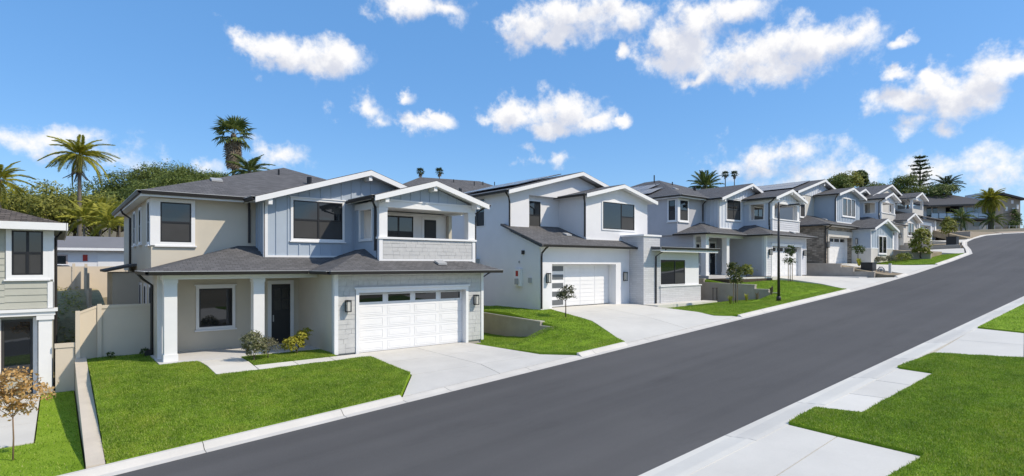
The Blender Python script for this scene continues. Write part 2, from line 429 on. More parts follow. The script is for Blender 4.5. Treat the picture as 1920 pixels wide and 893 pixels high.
# ------------------------------------------------------------------ mesh helpers
WLOC = {}                                   # world position of every object (no parent is ever rotated)
def wloc(o):
    return WLOC.get(o.name, Vector((0, 0, 0))) if o else Vector((0, 0, 0))
def props(o, label=None, cat=None, group=None, kind=None):
    if label: o['label'] = label
    if cat: o['category'] = cat
    if group: o['group'] = group
    if kind: o['kind'] = kind
    return o
def place(o, p, parent):
    p = Vector(p)
    COL.objects.link(o)
    WLOC[o.name] = p
    if parent:
        o.parent = parent
        o.location = p - wloc(parent)
    else:
        o.location = p
    return o
def thing(name, label, cat, loc, group=None):
    o = bpy.data.objects.new(name, None)
    o.empty_display_size = .3
    place(o, loc, None)
    return props(o, label, cat, group)
def ground(name, loc=(0, 0, 0)):
    o = bpy.data.objects.new(name, None); place(o, loc, None)
    return props(o, kind='structure')

def face_frame(origin, out):
    """wall frame: s runs left to right for someone looking at the wall, o points out of it, h up"""
    out = Vector(out).normalized()
    s = out.cross(Vector((0, 0, 1))) * -1
    og = Vector(origin)
    return lambda p: og + s * p[0] + out * p[1] + Vector((0, 0, p[2]))
def FRONT(y, x0=0, z0=0): return face_frame((x0, y, z0), (0, -1, 0))
def LEFT(x, y0=0, z0=0): return face_frame((x, y0, z0), (-1, 0, 0))      # s = -y

OFFSET = [Vector((0, 0, 0))]
class MB:
    def __init__(self, T=None):
        self.v, self.f, self.T = [], [], T
    def vert(self, p):
        self.v.append(Vector(self.T(p) if self.T else p) + OFFSET[0]); return len(self.v) - 1
    def face(self, pts):
        self.f.append([self.vert(p) for p in pts]); return self
    def box(self, a0, a1, b0, b1, c0, c1):
        i = [self.vert((x, y, z)) for z in (c0, c1) for y in (b0, b1) for x in (a0, a1)]
        for q in ((0, 1, 3, 2), (4, 6, 7, 5), (0, 4, 5, 1), (2, 3, 7, 6), (0, 2, 6, 4), (1, 5, 7, 3)):
            self.f.append([i[k] for k in q])
        return self
    def prism(self, pts, d):
        """polygon pts swept by vector d"""
        d = Vector(d); n = len(pts)
        a = [self.vert(p) for p in pts]; b = [self.vert(Vector(p) + d) for p in pts]
        self.f.append(a); self.f.append(b[::-1])
        for k in range(n):
            self.f.append([a[k], a[(k + 1) % n], b[(k + 1) % n], b[k]])
        return self
    def ring(self, s0, s1, h0, h1, w, o0, o1):
        """picture frame of width w laid outside the rectangle s0..s1 x h0..h1"""
        self.box(s0 - w, s1 + w, o0, o1, h1, h1 + w); self.box(s0 - w, s1 + w, o0, o1, h0 - w, h0)
        self.box(s0 - w, s0, o0, o1, h0, h1); self.box(s1, s1 + w, o0, o1, h0, h1)
        return self
    def tube(self, pts, radii, n=8):
        pts = [Vector(p) for p in pts]
        if not hasattr(radii, '__len__'): radii = [radii] * len(pts)
        rings = []
        for i, p in enumerate(pts):
            d = (pts[min(i + 1, len(pts) - 1)] - pts[max(i - 1, 0)]).normalized()
            u = d.cross(Vector((0, 0, 1)) if abs(d.z) < .95 else Vector((1, 0, 0))).normalized(); w = d.cross(u)
            rings.append([self.vert(p + (u * math.cos(2 * math.pi * k / n) + w * math.sin(2 * math.pi * k / n)) * radii[i]) for k in range(n)])
        for a, b in zip(rings, rings[1:]):
            for k in range(n):
                self.f.append([a[k], a[(k + 1) % n], b[(k + 1) % n], b[k]])
        self.f.append(rings[0][::-1]); self.f.append(rings[-1])
        return self
    def lathe(self, c, prof, n=14):
        rings = [[self.vert((c[0] + r * math.cos(2 * math.pi * k / n), c[1] + r * math.sin(2 * math.pi * k / n), c[2] + z)) for k in range(n)] for r, z in prof]
        for a, b in zip(rings, rings[1:]):
            for k in range(n):
                self.f.append([a[k], a[(k + 1) % n], b[(k + 1) % n], b[k]])
        self.f.append(rings[0][::-1]); self.f.append(rings[-1])
        return self

def mesh_of(name, verts, faces, mat, recalc=True, smooth=False, uv=True):
    me = bpy.data.meshes.new(name)
    me.from_pydata([tuple(v) for v in verts], [], faces)
    if recalc or uv:
        bm = bmesh.new(); bm.from_mesh(me)
        if recalc: bmesh.ops.recalc_face_normals(bm, faces=bm.faces)
        if uv:
            l = bm.loops.layers.uv.new('UVMap')
            for f in bm.faces:
                n = f.normal
                t = Vector((0, 0, 1)).cross(n)
                t = t.normalized() if t.length > 1e-3 else Vector((1, 0, 0))
                b = n.cross(t)
                for lp in f.loops:
                    lp[l].uv = (lp.vert.co.dot(t), lp.vert.co.dot(b))
        bm.to_mesh(me); bm.free()
    if smooth:
        me.polygons.foreach_set('use_smooth', [True] * len(me.polygons))
    me.materials.append(mat)
    return me

def add(name, mb, mat, parent=None, smooth=False, bevel=0, **pk):
    if not mb.v: return None
    P = np.array([tuple(v) for v in mb.v])
    c = Vector(((P[:, 0].min() + P[:, 0].max()) / 2, (P[:, 1].min() + P[:, 1].max()) / 2, P[:, 2].min()))
    me = mesh_of(name, [v - c for v in mb.v], mb.f, mat, smooth=smooth)
    o = bpy.data.objects.new(name, me)
    place(o, c, parent)
    if bevel:
        bv = o.modifiers.new('bevel', 'BEVEL'); bv.width = bevel; bv.segments = 2; bv.limit_method = 'ANGLE'
    return props(o, **pk)
def copy_at(name, me, p, parent, rot=None, scale=None):
    o = bpy.data.objects.new(name, me)
    place(o, p, parent)
    if rot is not None: o.rotation_euler = rot
    if scale is not None: o.scale = scale
    return o

UNIT = {}
def unit_box(mat):
    """1 x 1 x 1 box centred in x, front face at y = 0, bottom at z = 0; shared by alike pieces"""
    if mat.name not in UNIT:
        k = OFFSET[0]; OFFSET[0] = Vector((0, 0, 0)); b = MB().box(-.5, .5, 0, 1, 0, 1); OFFSET[0] = k
        UNIT[mat.name] = mesh_of('piece', b.v, b.f, mat, uv=False)
    return UNIT[mat.name]
def piece(name, mat, parent, x0, x1, y0, y1, z0, z1):
    return copy_at(name, unit_box(mat), Vector(((x0 + x1) / 2, y0, z0)) + OFFSET[0], parent, scale=(x1 - x0, y1 - y0, z1 - z0))

def pip(poly, x, y):
    poly = np.asarray(poly, float); inside = np.zeros(np.shape(x), bool)
    j = len(poly) - 1
    for i in range(len(poly)):
        xi, yi, xj, yj = *poly[i], *poly[j]
        c = ((yi > y) != (yj > y)) & (x < (xj - xi) * (y - yi) / (yj - yi + 1e-12) + xi)
        inside ^= c; j = i
    return inside

def sheet(name, poly, zf, mat, parent=None, cell=.8, skirt=.2, kind=None, **pk):
    """a surface over the plan polygon, following zf(x, y), cut into cells and given real edges"""
    bm = bmesh.new()
    vs = [bm.verts.new((x, y, 0)) for x, y in poly]
    bm.faces.new(vs)
    if bm.faces[:] and (bm.normal_update() or bm.faces[:][0].normal.z < 0):
        bmesh.ops.reverse_faces(bm, faces=bm.faces[:])
    xs = [p[0] for p in poly]; ys = [p[1] for p in poly]
    for lo, hi, ax in ((min(xs), max(xs), 0), (min(ys), max(ys), 1)):
        n = int((hi - lo) / cell)
        for k in range(1, n + 1):
            q = lo + (hi - lo) * k / (n + 1)
            co = (q, 0, 0) if ax == 0 else (0, q, 0); no = (1, 0, 0) if ax == 0 else (0, 1, 0)
            bmesh.ops.bisect_plane(bm, geom=bm.verts[:] + bm.edges[:] + bm.faces[:], plane_co=co, plane_no=no, dist=1e-5)
    bmesh.ops.triangulate(bm, faces=[f for f in bm.faces if len(f.verts) > 4])
    for v in bm.verts: v.co.z = zf(v.co.x, v.co.y)
    if skirt:
        be = [e for e in bm.edges if e.is_boundary]
        r = bmesh.ops.extrude_edge_only(bm, edges=be)
        for v in [g for g in r['geom'] if isinstance(g, bmesh.types.BMVert)]: v.co.z -= skirt
    bm.normal_update()
    me = bpy.data.meshes.new(name); bm.to_mesh(me); bm.free()
    me.materials.append(mat)
    o = bpy.data.objects.new(name, me)
    c = Vector((sum(xs) / len(xs), sum(ys) / len(ys), zf(sum(xs) / len(xs), sum(ys) / len(ys))))
    me.transform(Matrix.Translation(-c))
    place(o, c, parent)
    return props(o, kind=kind, **pk)

def grass(poly, zf, n, hgt=.055, w=.011, seed=0, name='grass', label=None, mat=None):
    """short lawn blades, single triangles, over a plan polygon"""
    rs = np.random.RandomState(seed)
    P = np.asarray(poly); lo, hi = P.min(0), P.max(0)
    x = rs.uniform(lo[0], hi[0], int(n * 1.0)); y = rs.uniform(lo[1], hi[1], len(x))
    k = pip(poly, x, y); x, y = x[k], y[k]
    z = np.asarray(zf(x, y)) + 0 * x
    m = len(x)
    a = rs.uniform(0, 2 * np.pi, m); tuft = .5 + .5 * np.sin(x * 3.1 + 2 * np.sin(y * 2.3)) * np.sin(y * 3.7 + 1.7 * np.sin(x * 1.9)); h = hgt * rs.uniform(.5, 1.3, m) * (.65 + .75 * tuft); ww = w * rs.uniform(.7, 1.4, m)
    lean = rs.normal(0, .5, (m, 2)) * h[:, None]
    dx, dy = np.cos(a) * ww, np.sin(a) * ww
    V = np.empty((m, 3, 3), np.float32)
    V[:, 0] = np.c_[x - dx, y - dy, z - .01]; V[:, 1] = np.c_[x + dx, y + dy, z - .01]
    V[:, 2] = np.c_[x + lean[:, 0], y + lean[:, 1], z + h]
    return tri_object(name, V.reshape(-1, 3), 3, mat or BLADE, None, kind='stuff', label=label, cat='grass' if label else None)

def tri_object(name, V, k, mat, parent, smooth=False, **pk):
    """V: (n*k, 3) array of n separate k-gons"""
    c = Vector(((V[:, 0].min() + V[:, 0].max()) / 2, (V[:, 1].min() + V[:, 1].max()) / 2, V[:, 2].min()))
    V = V - np.array(c)
    n = len(V) // k
    me = bpy.data.meshes.new(name)
    me.vertices.add(len(V)); me.vertices.foreach_set('co', V.astype(np.float32).ravel())
    me.loops.add(len(V)); me.loops.foreach_set('vertex_index', np.arange(len(V), dtype=np.int32))
    me.polygons.add(n); me.polygons.foreach_set('loop_start', np.arange(0, len(V), k, dtype=np.int32))
    me.update(calc_edges=True); me.validate()
    me.materials.append(mat)
    o = bpy.data.objects.new(name, me)
    place(o, c, parent)
    return props(o, **pk)

# ------------------------------------------------------------------ building parts
def window(par, T, s0, s1, h0, h1, style='dh', trim=.09, tmat=None, sill=True, cap=False, off=0.0):
    """trim ring > black frame, glass panes, insect screen"""
    tmat = tmat or WHITE
    b = MB(T)
    if trim: b.ring(s0, s1, h0, h1, trim, off, off + .045)
    else: b.ring(s0, s1, h0, h1, .03, off, off + .02)
    if sill: b.box(s0 - trim - .05, s1 + trim + .05, off, off + .09, h0 - trim - .05, h0 - trim - .002)
    if cap: b.box(s0 - trim - .04, s1 + trim + .04, off, off + .08, h1 + trim + .002, h1 + trim + .045)
    w = add('window', b, tmat, par)
    f = MB(T); fw = .045
    f.ring(s0 + fw, s1 - fw, h0 + fw, h1 - fw, fw - .002, off, off + .032)
    hm = (h0 + h1) / 2
    P = []
    if style == 'dh':
        f.box(s0 + fw, s1 - fw, off, off + .03, hm - .03, hm + .03)
        P = [('pane', s0 + fw, s1 - fw, hm + .03, h1 - fw, GLASS), ('insect_screen', s0 + fw, s1 - fw, h0 + fw, hm - .03, SCREEN)]
    elif style == 'dh2':
        sm = (s0 + s1) / 2
        f.box(s0 + fw, s1 - fw, off, off + .03, hm - .03, hm + .03); f.box(sm - .035, sm + .035, off, off + .034, h0 + fw, h1 - fw)
        for a, c in ((s0 + fw, sm - .035), (sm + .035, s1 - fw)):
            P += [('pane', a, c, hm + .03, h1 - fw, GLASS), ('insect_screen', a, c, h0 + fw, hm - .03, SCREEN)]
    elif style == 'slider':
        sm = s0 + (s1 - s0) * .58
        f.box(sm - .03, sm + .03, off, off + .034, h0 + fw, h1 - fw); f.box(sm + .03, s1 - fw, off, off + .03, hm - .025, hm + .025)
        P = [('pane', s0 + fw, sm - .03, h0 + fw, h1 - fw, GLASS), ('pane', sm + .03, s1 - fw, hm + .025, h1 - fw, GLASS), ('insect_screen', sm + .03, s1 - fw, h0 + fw, hm - .025, SCREEN)]
    elif style == 'pair' or style == 'triple':
        n = 2 if style == 'pair' else 3
        for k in range(1, n):
            q = s0 + (s1 - s0) * k / n
            w2 = MB(T).box(q - .055, q + .055, off + .033, off + .05, h0 + .001, h1 - .001); add('mullion', w2, tmat, w)
            f.box(q - .06, q + .06, off, off + .03, h0 + fw, h1 - fw)
        for k in range(n):
            P.append(('pane', s0 + (s1 - s0) * k / n + (.062 if k else fw), s0 + (s1 - s0) * (k + 1) / n - (.062 if k < n - 1 else fw), h0 + fw, h1 - fw, GLASS))
    else:
        P = [('pane', s0 + fw, s1 - fw, h0 + fw, h1 - fw, GLASS)]
    add('frame', f, BLACKM, w)
    for nm, a, c, e, g, m in P:
        add(nm, MB(T).box(a + .001, c - .001, off + .002, off + .014, e + .001, g - .001), m, w)
    return w

def garage_door(par, T, s0, s1, h0, h1, style='panel', off=0.0):
    d = add('garage_door', MB(T).box(s0, s1, off - .05, off, h0, h1), WHITE, par)
    if style == 'panel':
        rows, cols = 5, 4
        rh, cw = (h1 - h0) / rows, (s1 - s0) / cols
        for r in range(rows):
            for c in range(cols):
                a, b_, e, g = s0 + c * cw + .11, s0 + (c + 1) * cw - .11, h0 + r * rh + .085, h0 + (r + 1) * rh - .085
                if r == rows - 1:
                    add('pane', MB(T).box(a, b_, off + .002, off + .012, e, g), GLASS, d)
                    add('pane_surround', MB(T).ring(a, b_, e, g, .035, off + .001, off + .02), WHITE, d)
                else:
                    q = MB(T).ring(a, b_, e, g, .02, off + .001, off + .009)
                    q.box(a + .05, b_ - .05, off + .001, off + .008, e + .045, g - .045)
                    add('panel', q, WHITE, d)
            if r:
                add('section_joint', MB(T).box(s0 + .004, s1 - .004, off + .0005, off + .003, h0 + r * rh - .004, h0 + r * rh + .004), ALU, d)
    else:
        rows = 5; rh = (h1 - h0) / rows
        for r in range(rows):
            add('pane', MB(T).box(s0 + .38, s0 + 1.32, off + .004, off + .014, h0 + r * rh + .09, h0 + (r + 1) * rh - .09), GLASS_FROST, d)
            for c in range(3):
                cw = (s1 - s0 - 1.42) / 3
                for half in range(2):
                    e = h0 + r * rh + half * rh / 2
                    add('panel', MB(T).box(s0 + 1.42 + c * cw + .014, s0 + 1.42 + (c + 1) * cw - .014, off + .001, off + .014, e + .012, e + rh / 2 - .012), WHITE, d)
    return d

def lantern(par, T, s, h, hh=.42, w=.17):
    o = add('wall_lantern', MB(T).box(s - .06, s + .06, 0, .03, h, h + hh).box(s - w / 2, s + w / 2, .05, .21, h + hh - .045, h + hh).box(s - w / 2, s + w / 2, .05, .21, h, h + .03)
            .box(s - w / 2, s - w / 2 + .02, .05, .07, h, h + hh).box(s + w / 2 - .02, s + w / 2, .05, .07, h, h + hh)
            .box(s - w / 2, s - w / 2 + .02, .19, .21, h, h + hh).box(s + w / 2 - .02, s + w / 2, .19, .21, h, h + hh).box(s - .02, s + .02, .02, .06, h + hh - .1, h + hh - .05), BLACKM, par)
    add('lamp_shade', MB(T).box(s - w / 2 + .022, s + w / 2 - .022, .072, .188, h + .031, h + hh - .046), LAMPGLASS, o)
    return o

def battens(par, T, ss, lo, hi, mat, w=.05, d=.028, o0=.001):
    for s in ss:
        a, b_ = lo(s) if callable(lo) else lo, hi(s) if callable(hi) else hi
        if b_ - a > .08:
            add('batten', MB(T).box(s - w / 2, s + w / 2, o0, d, a, b_), mat, par)

def shakes(par, y, x0, x1, z0, z1, mat, rows, rs, wmin=.17, wmax=.36):
    """staggered shakes on a wall facing the street, each one its own piece"""
    rh = (z1 - z0) / rows
    for r in range(rows):
        x = x0
        while x < x1 - .02:
            w = rs.uniform(wmin, wmax)
            if x1 - (x + w) < .12: w = x1 - x
            t = .010 + rs.random() * .006
            j = rs.uniform(-.008, .008) if r else 0
            piece('shake', mat, par, x + .003, x + w - .003, y - t - .002, y - .001, z0 + r * rh + j + .004, z0 + (r + 1) * rh - .004)
            x += w
def laps(par, y, x0, x1, z0, z1, mat, e=.15):
    n = max(1, round((z1 - z0) / e)); e = (z1 - z0) / n
    for k in range(n):
        a = z0 + k * e
        b = MB().prism([(x0, y - .001, a), (x0, y - .028, a), (x0, y - .008, a + e - .004), (x0, y - .001, a + e - .004)], (x1 - x0, 0, 0))
        add('plank', b, mat, par)

def roof_slab(mb, pts, th=.11):
    return mb.prism(pts, (0, 0, -th))

def eave(par, a, b, z, out, drip=True):
    """gutter along an eave from plan point a to b, out = outward plan direction"""
    a, b, o = Vector((*a, 0)), Vector((*b, 0)), Vector((*out, 0))
    u = (b - a).normalized()
    def T(p): return a + u * p[0] + o * p[1] + Vector((0, 0, p[2]))
    n = (b - a).length
    g = add('gutter', MB(T).prism([(0, .0, z - .13), (0, .09, z - .13), (0, .12, z - .02), (0, .10, z - .02), (0, .08, z - .1), (0, 0, z - .1)], (n, 0, 0)), BRONZE, par)
    if drip: add('drip_edge', MB(T).box(0, n, -.02, .125, z - .019, z - .003), ALU, g)
    return g
def downspout(par, pts, w=.075):
    b = MB()
    b.tube(pts, w * .62, 6)
    return add('downspout', b, BRONZE, par)

def gable_roof(par, xl, xr, xa, ze, za, y0, y1, mat, th=.12, rake=.2, ends=True):
    """ridge along y from y0 (street end) to y1; white rake boards at the street end"""
    b = MB()
    roof_slab(b, [(xl, y0, ze), (xa, y0, za), (xa, y1, za), (xl, y1, ze)], th)
    roof_slab(b, [(xa, y0, za), (xr, y0, ze), (xr, y1, ze), (xa, y1, za)], th)
    r = add('roof', b, mat, par)
    for p, q in (((xl, ze), (xa, za)), ((xr, ze), (xa, za))):
        k = MB().prism([(p[0], y0 - .03, p[1] - .03), (q[0], y0 - .03, q[1] - .03), (q[0], y0 - .03, q[1] - .03 - rake), (p[0], y0 - .03, p[1] - .03 - rake)], (0, .06, 0))
        k.v = [v for v in k.v]
        add('rake_board', k, WHITE, r)
    # white boards that close the underside of the eaves
    s = MB()
    s.prism([(xl + .02, y0 + .035, ze - th - .01), (xa, y0 + .035, za - th - .01), (xr - .02, y0 + .035, ze - th - .01), (xr - .02, y0 + .035, ze - th - .03), (xa, y0 + .035, za - th - .03), (xl + .02, y0 + .035, ze - th - .03)], (0, y1 - y0 - .04, 0))
    add('soffit', s, WHITE, r)
    return r

def gable_wall(par, name, x0, x1, z0, ze, xa, za, y, mat, d=.2):
    """wall facing the street with a triangular top"""
    return add(name, MB().prism([(x0, y, z0), (x1, y, z0), (x1, y, ze), (xa, y, za), (x0, y, ze)], (0, d, 0)), mat, par)

def bracket(par, x, y, z, d=.5, w=.14, h=.2):
    add('bracket', MB().box(x - w / 2, x + w / 2, y - d, y, z - h, z), WHITE, par)
def vent(par, x, y, z, r=.045, h=.32):
    add('vent_pipe', MB().lathe((x, y, z - .25), [(r, 0), (r, h + .25), (r * .7, h + .26)], 8), BLACKM, par)
def roof_vent(par, x, y, z, sl):
    add('roof_vent', MB().prism([(x - .2, y - .16, z - .16 * sl + .02), (x + .2, y - .16, z - .16 * sl + .02), (x + .2, y + .16, z + .16 * sl + .02), (x - .2, y + .16, z + .16 * sl + .02)], (0, 0, .07)), METER, par)
def solar(par, p0, u, v, nu, nv, gap=.03):
    """panels on a slope: p0 corner, u and v the panel edges"""
    p0, u, v = Vector(p0), Vector(u), Vector(v); n = u.cross(v).normalized()
    if n.z < 0: n = -n
    for i in range(nu):
        for j in range(nv):
            q = p0 + u * i * 1.02 + v * j * 1.02 + n * .09
            pn = add('solar_panel', MB().prism([q, q + u, q + u + v, q + v], n * .04), SOLAR, par)
            fr = MB()
            for a, e in ((q, u), (q + v * .98, u), (q, v), (q + u * .98, v)):
                o_ = v * .02 if e is u else u * .02
                fr.prism([a + n * .041, a + e + n * .041, a + e + o_ + n * .041, a + o_ + n * .041], n * .006)
            add('panel_frame', fr, ALU, pn)
# ------------------------------------------------------------------ house type A (porch left, garage right, balcony over the garage)
def house_a(shift, label, stucco, siding, clad, clad_style, detail=2, group='new two-storey houses along the street', solar_on=False, shelter=WHITE, upx=0.0, porch_dx=0.0, balcony_window=False):
    OFFSET[0] = Vector(shift)
    h = thing('two_storey_house', label, 'house', Vector((8, 18.9, 0)) + OFFSET[0], group)
    rs = random.Random(11)
    U0 = 2.5 + upx
    # --- ground floor
    P0 = 2.62 + porch_dx
    add('wall', MB().box(2.62, 13.72, 22.7, 32.5, -.25, 3.0), stucco, h)
    for fx in (7.56, 13.1):
        add('foundation', MB().box(fx, fx + .74, 18.99, 22.7, -.3, .058), CONC_TAN, h)
    gw = MB().box(7.5, 7.66, 19.251, 22.699, .06, 3.0)
    add('garage_side_wall', gw, stucco, h)
    add('garage_side_wall', MB().box(13.74, 13.9, 19.251, 22.699, .06, 3.0), stucco, h)
    fw = add('garage_front_wall', MB().box(7.5, 8.36, 18.951, 19.25, .06, 3.0).box(13.05, 13.9, 18.951, 19.25, .06, 3.0).box(8.36, 13.05, 18.951, 19.25, 2.2, 3.0), clad, h)
    if clad_style == 'shake' and detail > 1:
        shakes(fw, 18.95, 7.62, 8.25, .08, 2.45, clad, 14, rs)
        shakes(fw, 18.95, 13.16, 13.80, .08, 2.45, clad, 14, rs)
        shakes(fw, 18.95, 7.62, 13.80, 2.46, 2.98, clad, 3, rs)
    elif detail > 0:
        for a, c, e, g in ((7.62, 8.25, .08, 2.4), (13.16, 13.80, .08, 2.4), (7.62, 13.80, 2.42, 2.98)):
            laps(fw, 18.95, a, c, e, g, clad, .17)
    # corner boards and opening trim
    for x0, x1 in ((7.47, 7.61), (13.81, 13.93)):
        add('corner_board', MB().box(x0, x1, 18.905, 18.949, .06, 2.98), WHITE, h)
    add('side_corner_board', MB().box(7.465, 7.499, 18.95, 19.06, .06, 2.98), WHITE, h)
    tr = MB().box(8.26, 8.38, 18.90, 19.2, .0, 2.2).box(13.03, 13.15, 18.90, 19.2, .0, 2.2).box(8.26, 13.15, 18.90, 19.2, 2.2, 2.33).box(8.2, 13.2, 18.86, 18.94, 2.331, 2.40)
    add('garage_trim', tr, WHITE, h)
    garage_door(h, FRONT(19.2), 8.385, 13.025, .0, 2.195, 'panel')
    F = FRONT(18.92)
    lantern(h, F, 7.93, 1.55); lantern(h, F, 13.48, 1.55)
    # --- porch
    add('porch_slab', MB().box(2.45, 7.495, 20.35, 22.7, -.3, .12), CONC, h)
    for px in ((2.62, 5.28) if not porch_dx else (2.62 + porch_dx, 5.28)):
        p = add('post', MB().box(px, px + .36, 20.66, 21.02, .14, 2.74), WHITE, h)
        add('post_base', MB().box(px - .025, px + .385, 20.635, 21.045, .121, .34), WHITE, p)
        add('post_cap', MB().box(px - .02, px + .38, 20.64, 21.04, 2.62, 2.738), WHITE, p)
    add('porch_beam', MB().box(2.55, 7.499, 20.62, 21.04, 2.742, 2.99), WHITE, h)
    add('porch_ceiling', MB().box(2.55, 7.499, 21.04, 22.7, 2.9, 2.985), WHITE, h)
    sw = MB().box(2.55, 2.70, 21.55, 22.699, .121, 2.9)
    add('porch_side_wall', sw, stucco, h)
    add('pilaster', MB().box(2.53, 2.72, 21.45, 21.549, .121, 2.9), WHITE, h)
    Fp = FRONT(22.7)
    window(h, Fp, 3.95, 5.05, .95, 2.35, 'single', .1, WHITE, True, True)
    dr = add('front_door', MB(Fp).box(6.45, 7.15, .0, .04, .14, 2.45), DOORBLK, h)
    for i in range(2):
        for j in range(2):
            add('pane', MB(Fp).box(6.55 + i * .27, 6.78 + i * .27, .041, .05, 1.45 + j * .45, 1.85 + j * .45), GLASS, dr)
    add('handle', MB(Fp).box(6.49, 6.52, .041, .09, 1.0, 1.25), ALU, dr)
    add('door_trim', MB(Fp).box(6.31, 6.44, 0, .05, .13, 2.6).box(7.16, 7.29, 0, .05, .13, 2.6).box(6.44, 7.16, 0, .05, 2.46, 2.6), WHITE, h)
    # --- lower roof
    ez, sl = 3.02, .36
    r = MB()
    roof_slab(r, [(2.15, 20.2, ez), (7.1, 20.2, ez), (8.5, 21.6, ez + 1.4 * sl), (8.5, 22.9, 3.97), (5.4 + upx, 22.9, 3.97)])
    roof_slab(r, [(2.15, 20.2, ez), (5.4 + upx, 22.9, 3.97), (2.15, 22.9, ez)])
    roof_slab(r, [(7.1, 18.4, ez - .01), (7.1, 20.2, ez - .01), (8.5, 21.6, ez + 1.4 * sl - .01), (9.5, 21.62, ez + 2.3 * sl), (9.4, 20.7, ez + 2.3 * sl)])
    roof_slab(r, [(7.1, 18.4, ez - .01), (14.5, 18.4, ez - .01), (12.2, 20.7, ez + 2.3 * sl), (9.4, 20.7, ez + 2.3 * sl)])
    roof_slab(r, [(14.5, 18.4, ez - .01), (14.5, 22.9, ez - .01), (12.2, 22.9, ez + 2.3 * sl), (12.2, 20.7, ez + 2.3 * sl)])
    lr = add('lower_roof', r, SHINGLE, h)
    add('soffit', MB().box(7.15, 14.45, 18.45, 18.948, 2.9, 2.915).box(7.15, 7.498, 18.95, 20.2, 2.9, 2.915).box(2.2, 7.1, 20.25, 20.618, 2.9, 2.915).box(13.905, 14.45, 18.95, 22.6, 2.9, 2.915), WHITE, lr)
    eave(h, (7.1, 18.4), (14.5, 18.4), ez - .01, (0, -1)); eave(h, (2.15, 20.2), (6.98, 20.2), ez, (0, -1)); eave(h, (7.1, 20.07), (7.1, 18.4), ez - .01, (-1, 0)); eave(h, (2.15, 22.9), (2.15, 20.2), ez, (-1, 0))
    roof_vent(h, 11.9, 19.05, ez + .65 * sl, sl)
    # --- upper left block with hip roof
    add('upper_wall', MB().box(U0, 13.5, 22.8, 33, 2.95, 5.62), stucco, h)
    hp = MB()
    ex0, ey0, ex1, ey1, z1 = U0 - .34, 22.3, 13.9, 33.5, 5.74
    ax, ay0, ay1, az = 8.8, 28.9, 30.4, 8.1
    roof_slab(hp, [(ex0, ey0, z1), (ex1, ey0, z1), (ax, ay0, az)]); roof_slab(hp, [(ex0, ey1, z1), (ex0, ey0, z1), (ax, ay0, az), (ax, ay1, az)])
    roof_slab(hp, [(ex1, ey0, z1), (ex1, ey1, z1), (ax, ay1, az), (ax, ay0, az)]); roof_slab(hp, [(ex0, ey1, z1), (ex1, ey1, z1), (ax, ay1, az)])
    ur = add('upper_roof', hp, SHINGLE, h)
    add('soffit', MB().box(ex0 + .03, 5.9, ey0 + .03, 22.798, 5.60, 5.62).box(ex0 + .03, U0 - .002, 22.8, 33.4, 5.60, 5.62), WHITE, ur)
    add('fascia', MB().box(ex0, 5.5, ey0 - .012, ey0 + .02, z1 - .2, z1 - .115).box(ex0 - .012, ex0 + .02, ey0, ey1, z1 - .2, z1 - .115), WHITE, ur)
    eave(h, (ex0, ey0), (5.55, ey0), z1, (0, -1)); eave(h, (ex0, ey1), (ex0, ey0), z1, (-1, 0))
    window(h, FRONT(22.8), U0 + .27, U0 + 1.22, 4.02, 5.42, 'dh', .12, WHITE, True, False)
    if porch_dx == 0:
        add('corner_trim', MB().box(U0 - .03, U0 + .15, 22.752, 22.80, 3.9, 5.54), WHITE, h)
    L = LEFT(U0)
    window(h, L, -23.5, -22.95, 4.02, 5.42, 'dh', .1, WHITE, True)
    for yy in (25.6, 27.6):
        window(h, L, -yy - .6, -yy, 4.1, 5.35, 'dh', .09, WHITE, True)
    if detail > 1:
        for yy in (23.6, 25.2, 26.8):
            window(h, LEFT(2.62), -yy - .5, -yy, .9, 2.4, 'dh', .09, WHITE, False)
        downspout(h, [(ex0 - .05, 29.3, z1 - .12), (ex0 + .02, 29.3, z1 - .3), (U0 - .06, 29.3, z1 - .5), (U0 - .06, 29.3, 3.2)])
        add('side_bump', MB().box(1.7, 2.615, 27.5, 30.5, -.2, 2.9), stucco, h)
        add('side_bump_roof', MB().prism([(1.45, 27.25, 2.92), (2.62, 27.25, 3.2), (2.62, 30.7, 3.2), (1.45, 30.7, 2.92)], (0, 0, .09)), SHINGLE, h)
        downspout(h, [(2.1, 22.6, ez - .12), (2.25, 22.6, ez - .3), (2.5, 22.62, ez - .5), (2.5, 22.62, .05)])
        add('hose_bib', MB().box(2.3, 2.5, 22.5, 22.75, .02, .3), BLACKM, h)
    # --- gabled block
    ub = add('gable_wall', MB().prism([(5.9, 21.6, 3.05), (13.8, 21.6, 3.05), (13.8, 21.6, 5.62), (9.9, 21.6, 6.92), (5.9, 21.6, 5.62)], (0, 7, 0)), siding, h)
    rise = lambda s: 5.56 + (1.3 * (s - 5.9) / 4.0 if s < 9.9 else 1.3 * (13.8 - s) / 3.9)
    Fg = FRONT(21.6)
    wl0, wl1, wh0, wh1 = 6.92, 8.85, 4.22, 5.68
    ss = [5.9 + .42 * k for k in range(1, 19)]
    battens(ub, Fg, [s for s in ss if s < wl0 - .12 or s > wl1 + .12], 3.4, rise, siding)
    battens(ub, Fg, [s for s in ss if wl0 - .12 <= s <= wl1 + .12], 3.4, wh0 - .2, siding)
    battens(ub, Fg, [s for s in ss if wl0 - .12 <= s <= wl1 + .12], wh1 + .16, rise, siding)
    battens(ub, LEFT(5.9), [-21.95, -22.3, -22.65], 3.6, 5.6, siding)
    add('corner_board', MB().box(5.872, 6.0, 21.56, 21.6, 3.3, 5.5).box(5.86, 5.9, 21.56, 21.7, 3.3, 5.5), WHITE, h)
    add('base_trim', MB().box(6.0, 9.38, 21.56, 21.6, 3.5, 3.57), WHITE, h)
    window(h, Fg, wl0, wl1, wh0, wh1, 'dh2', .09, WHITE, True, True)
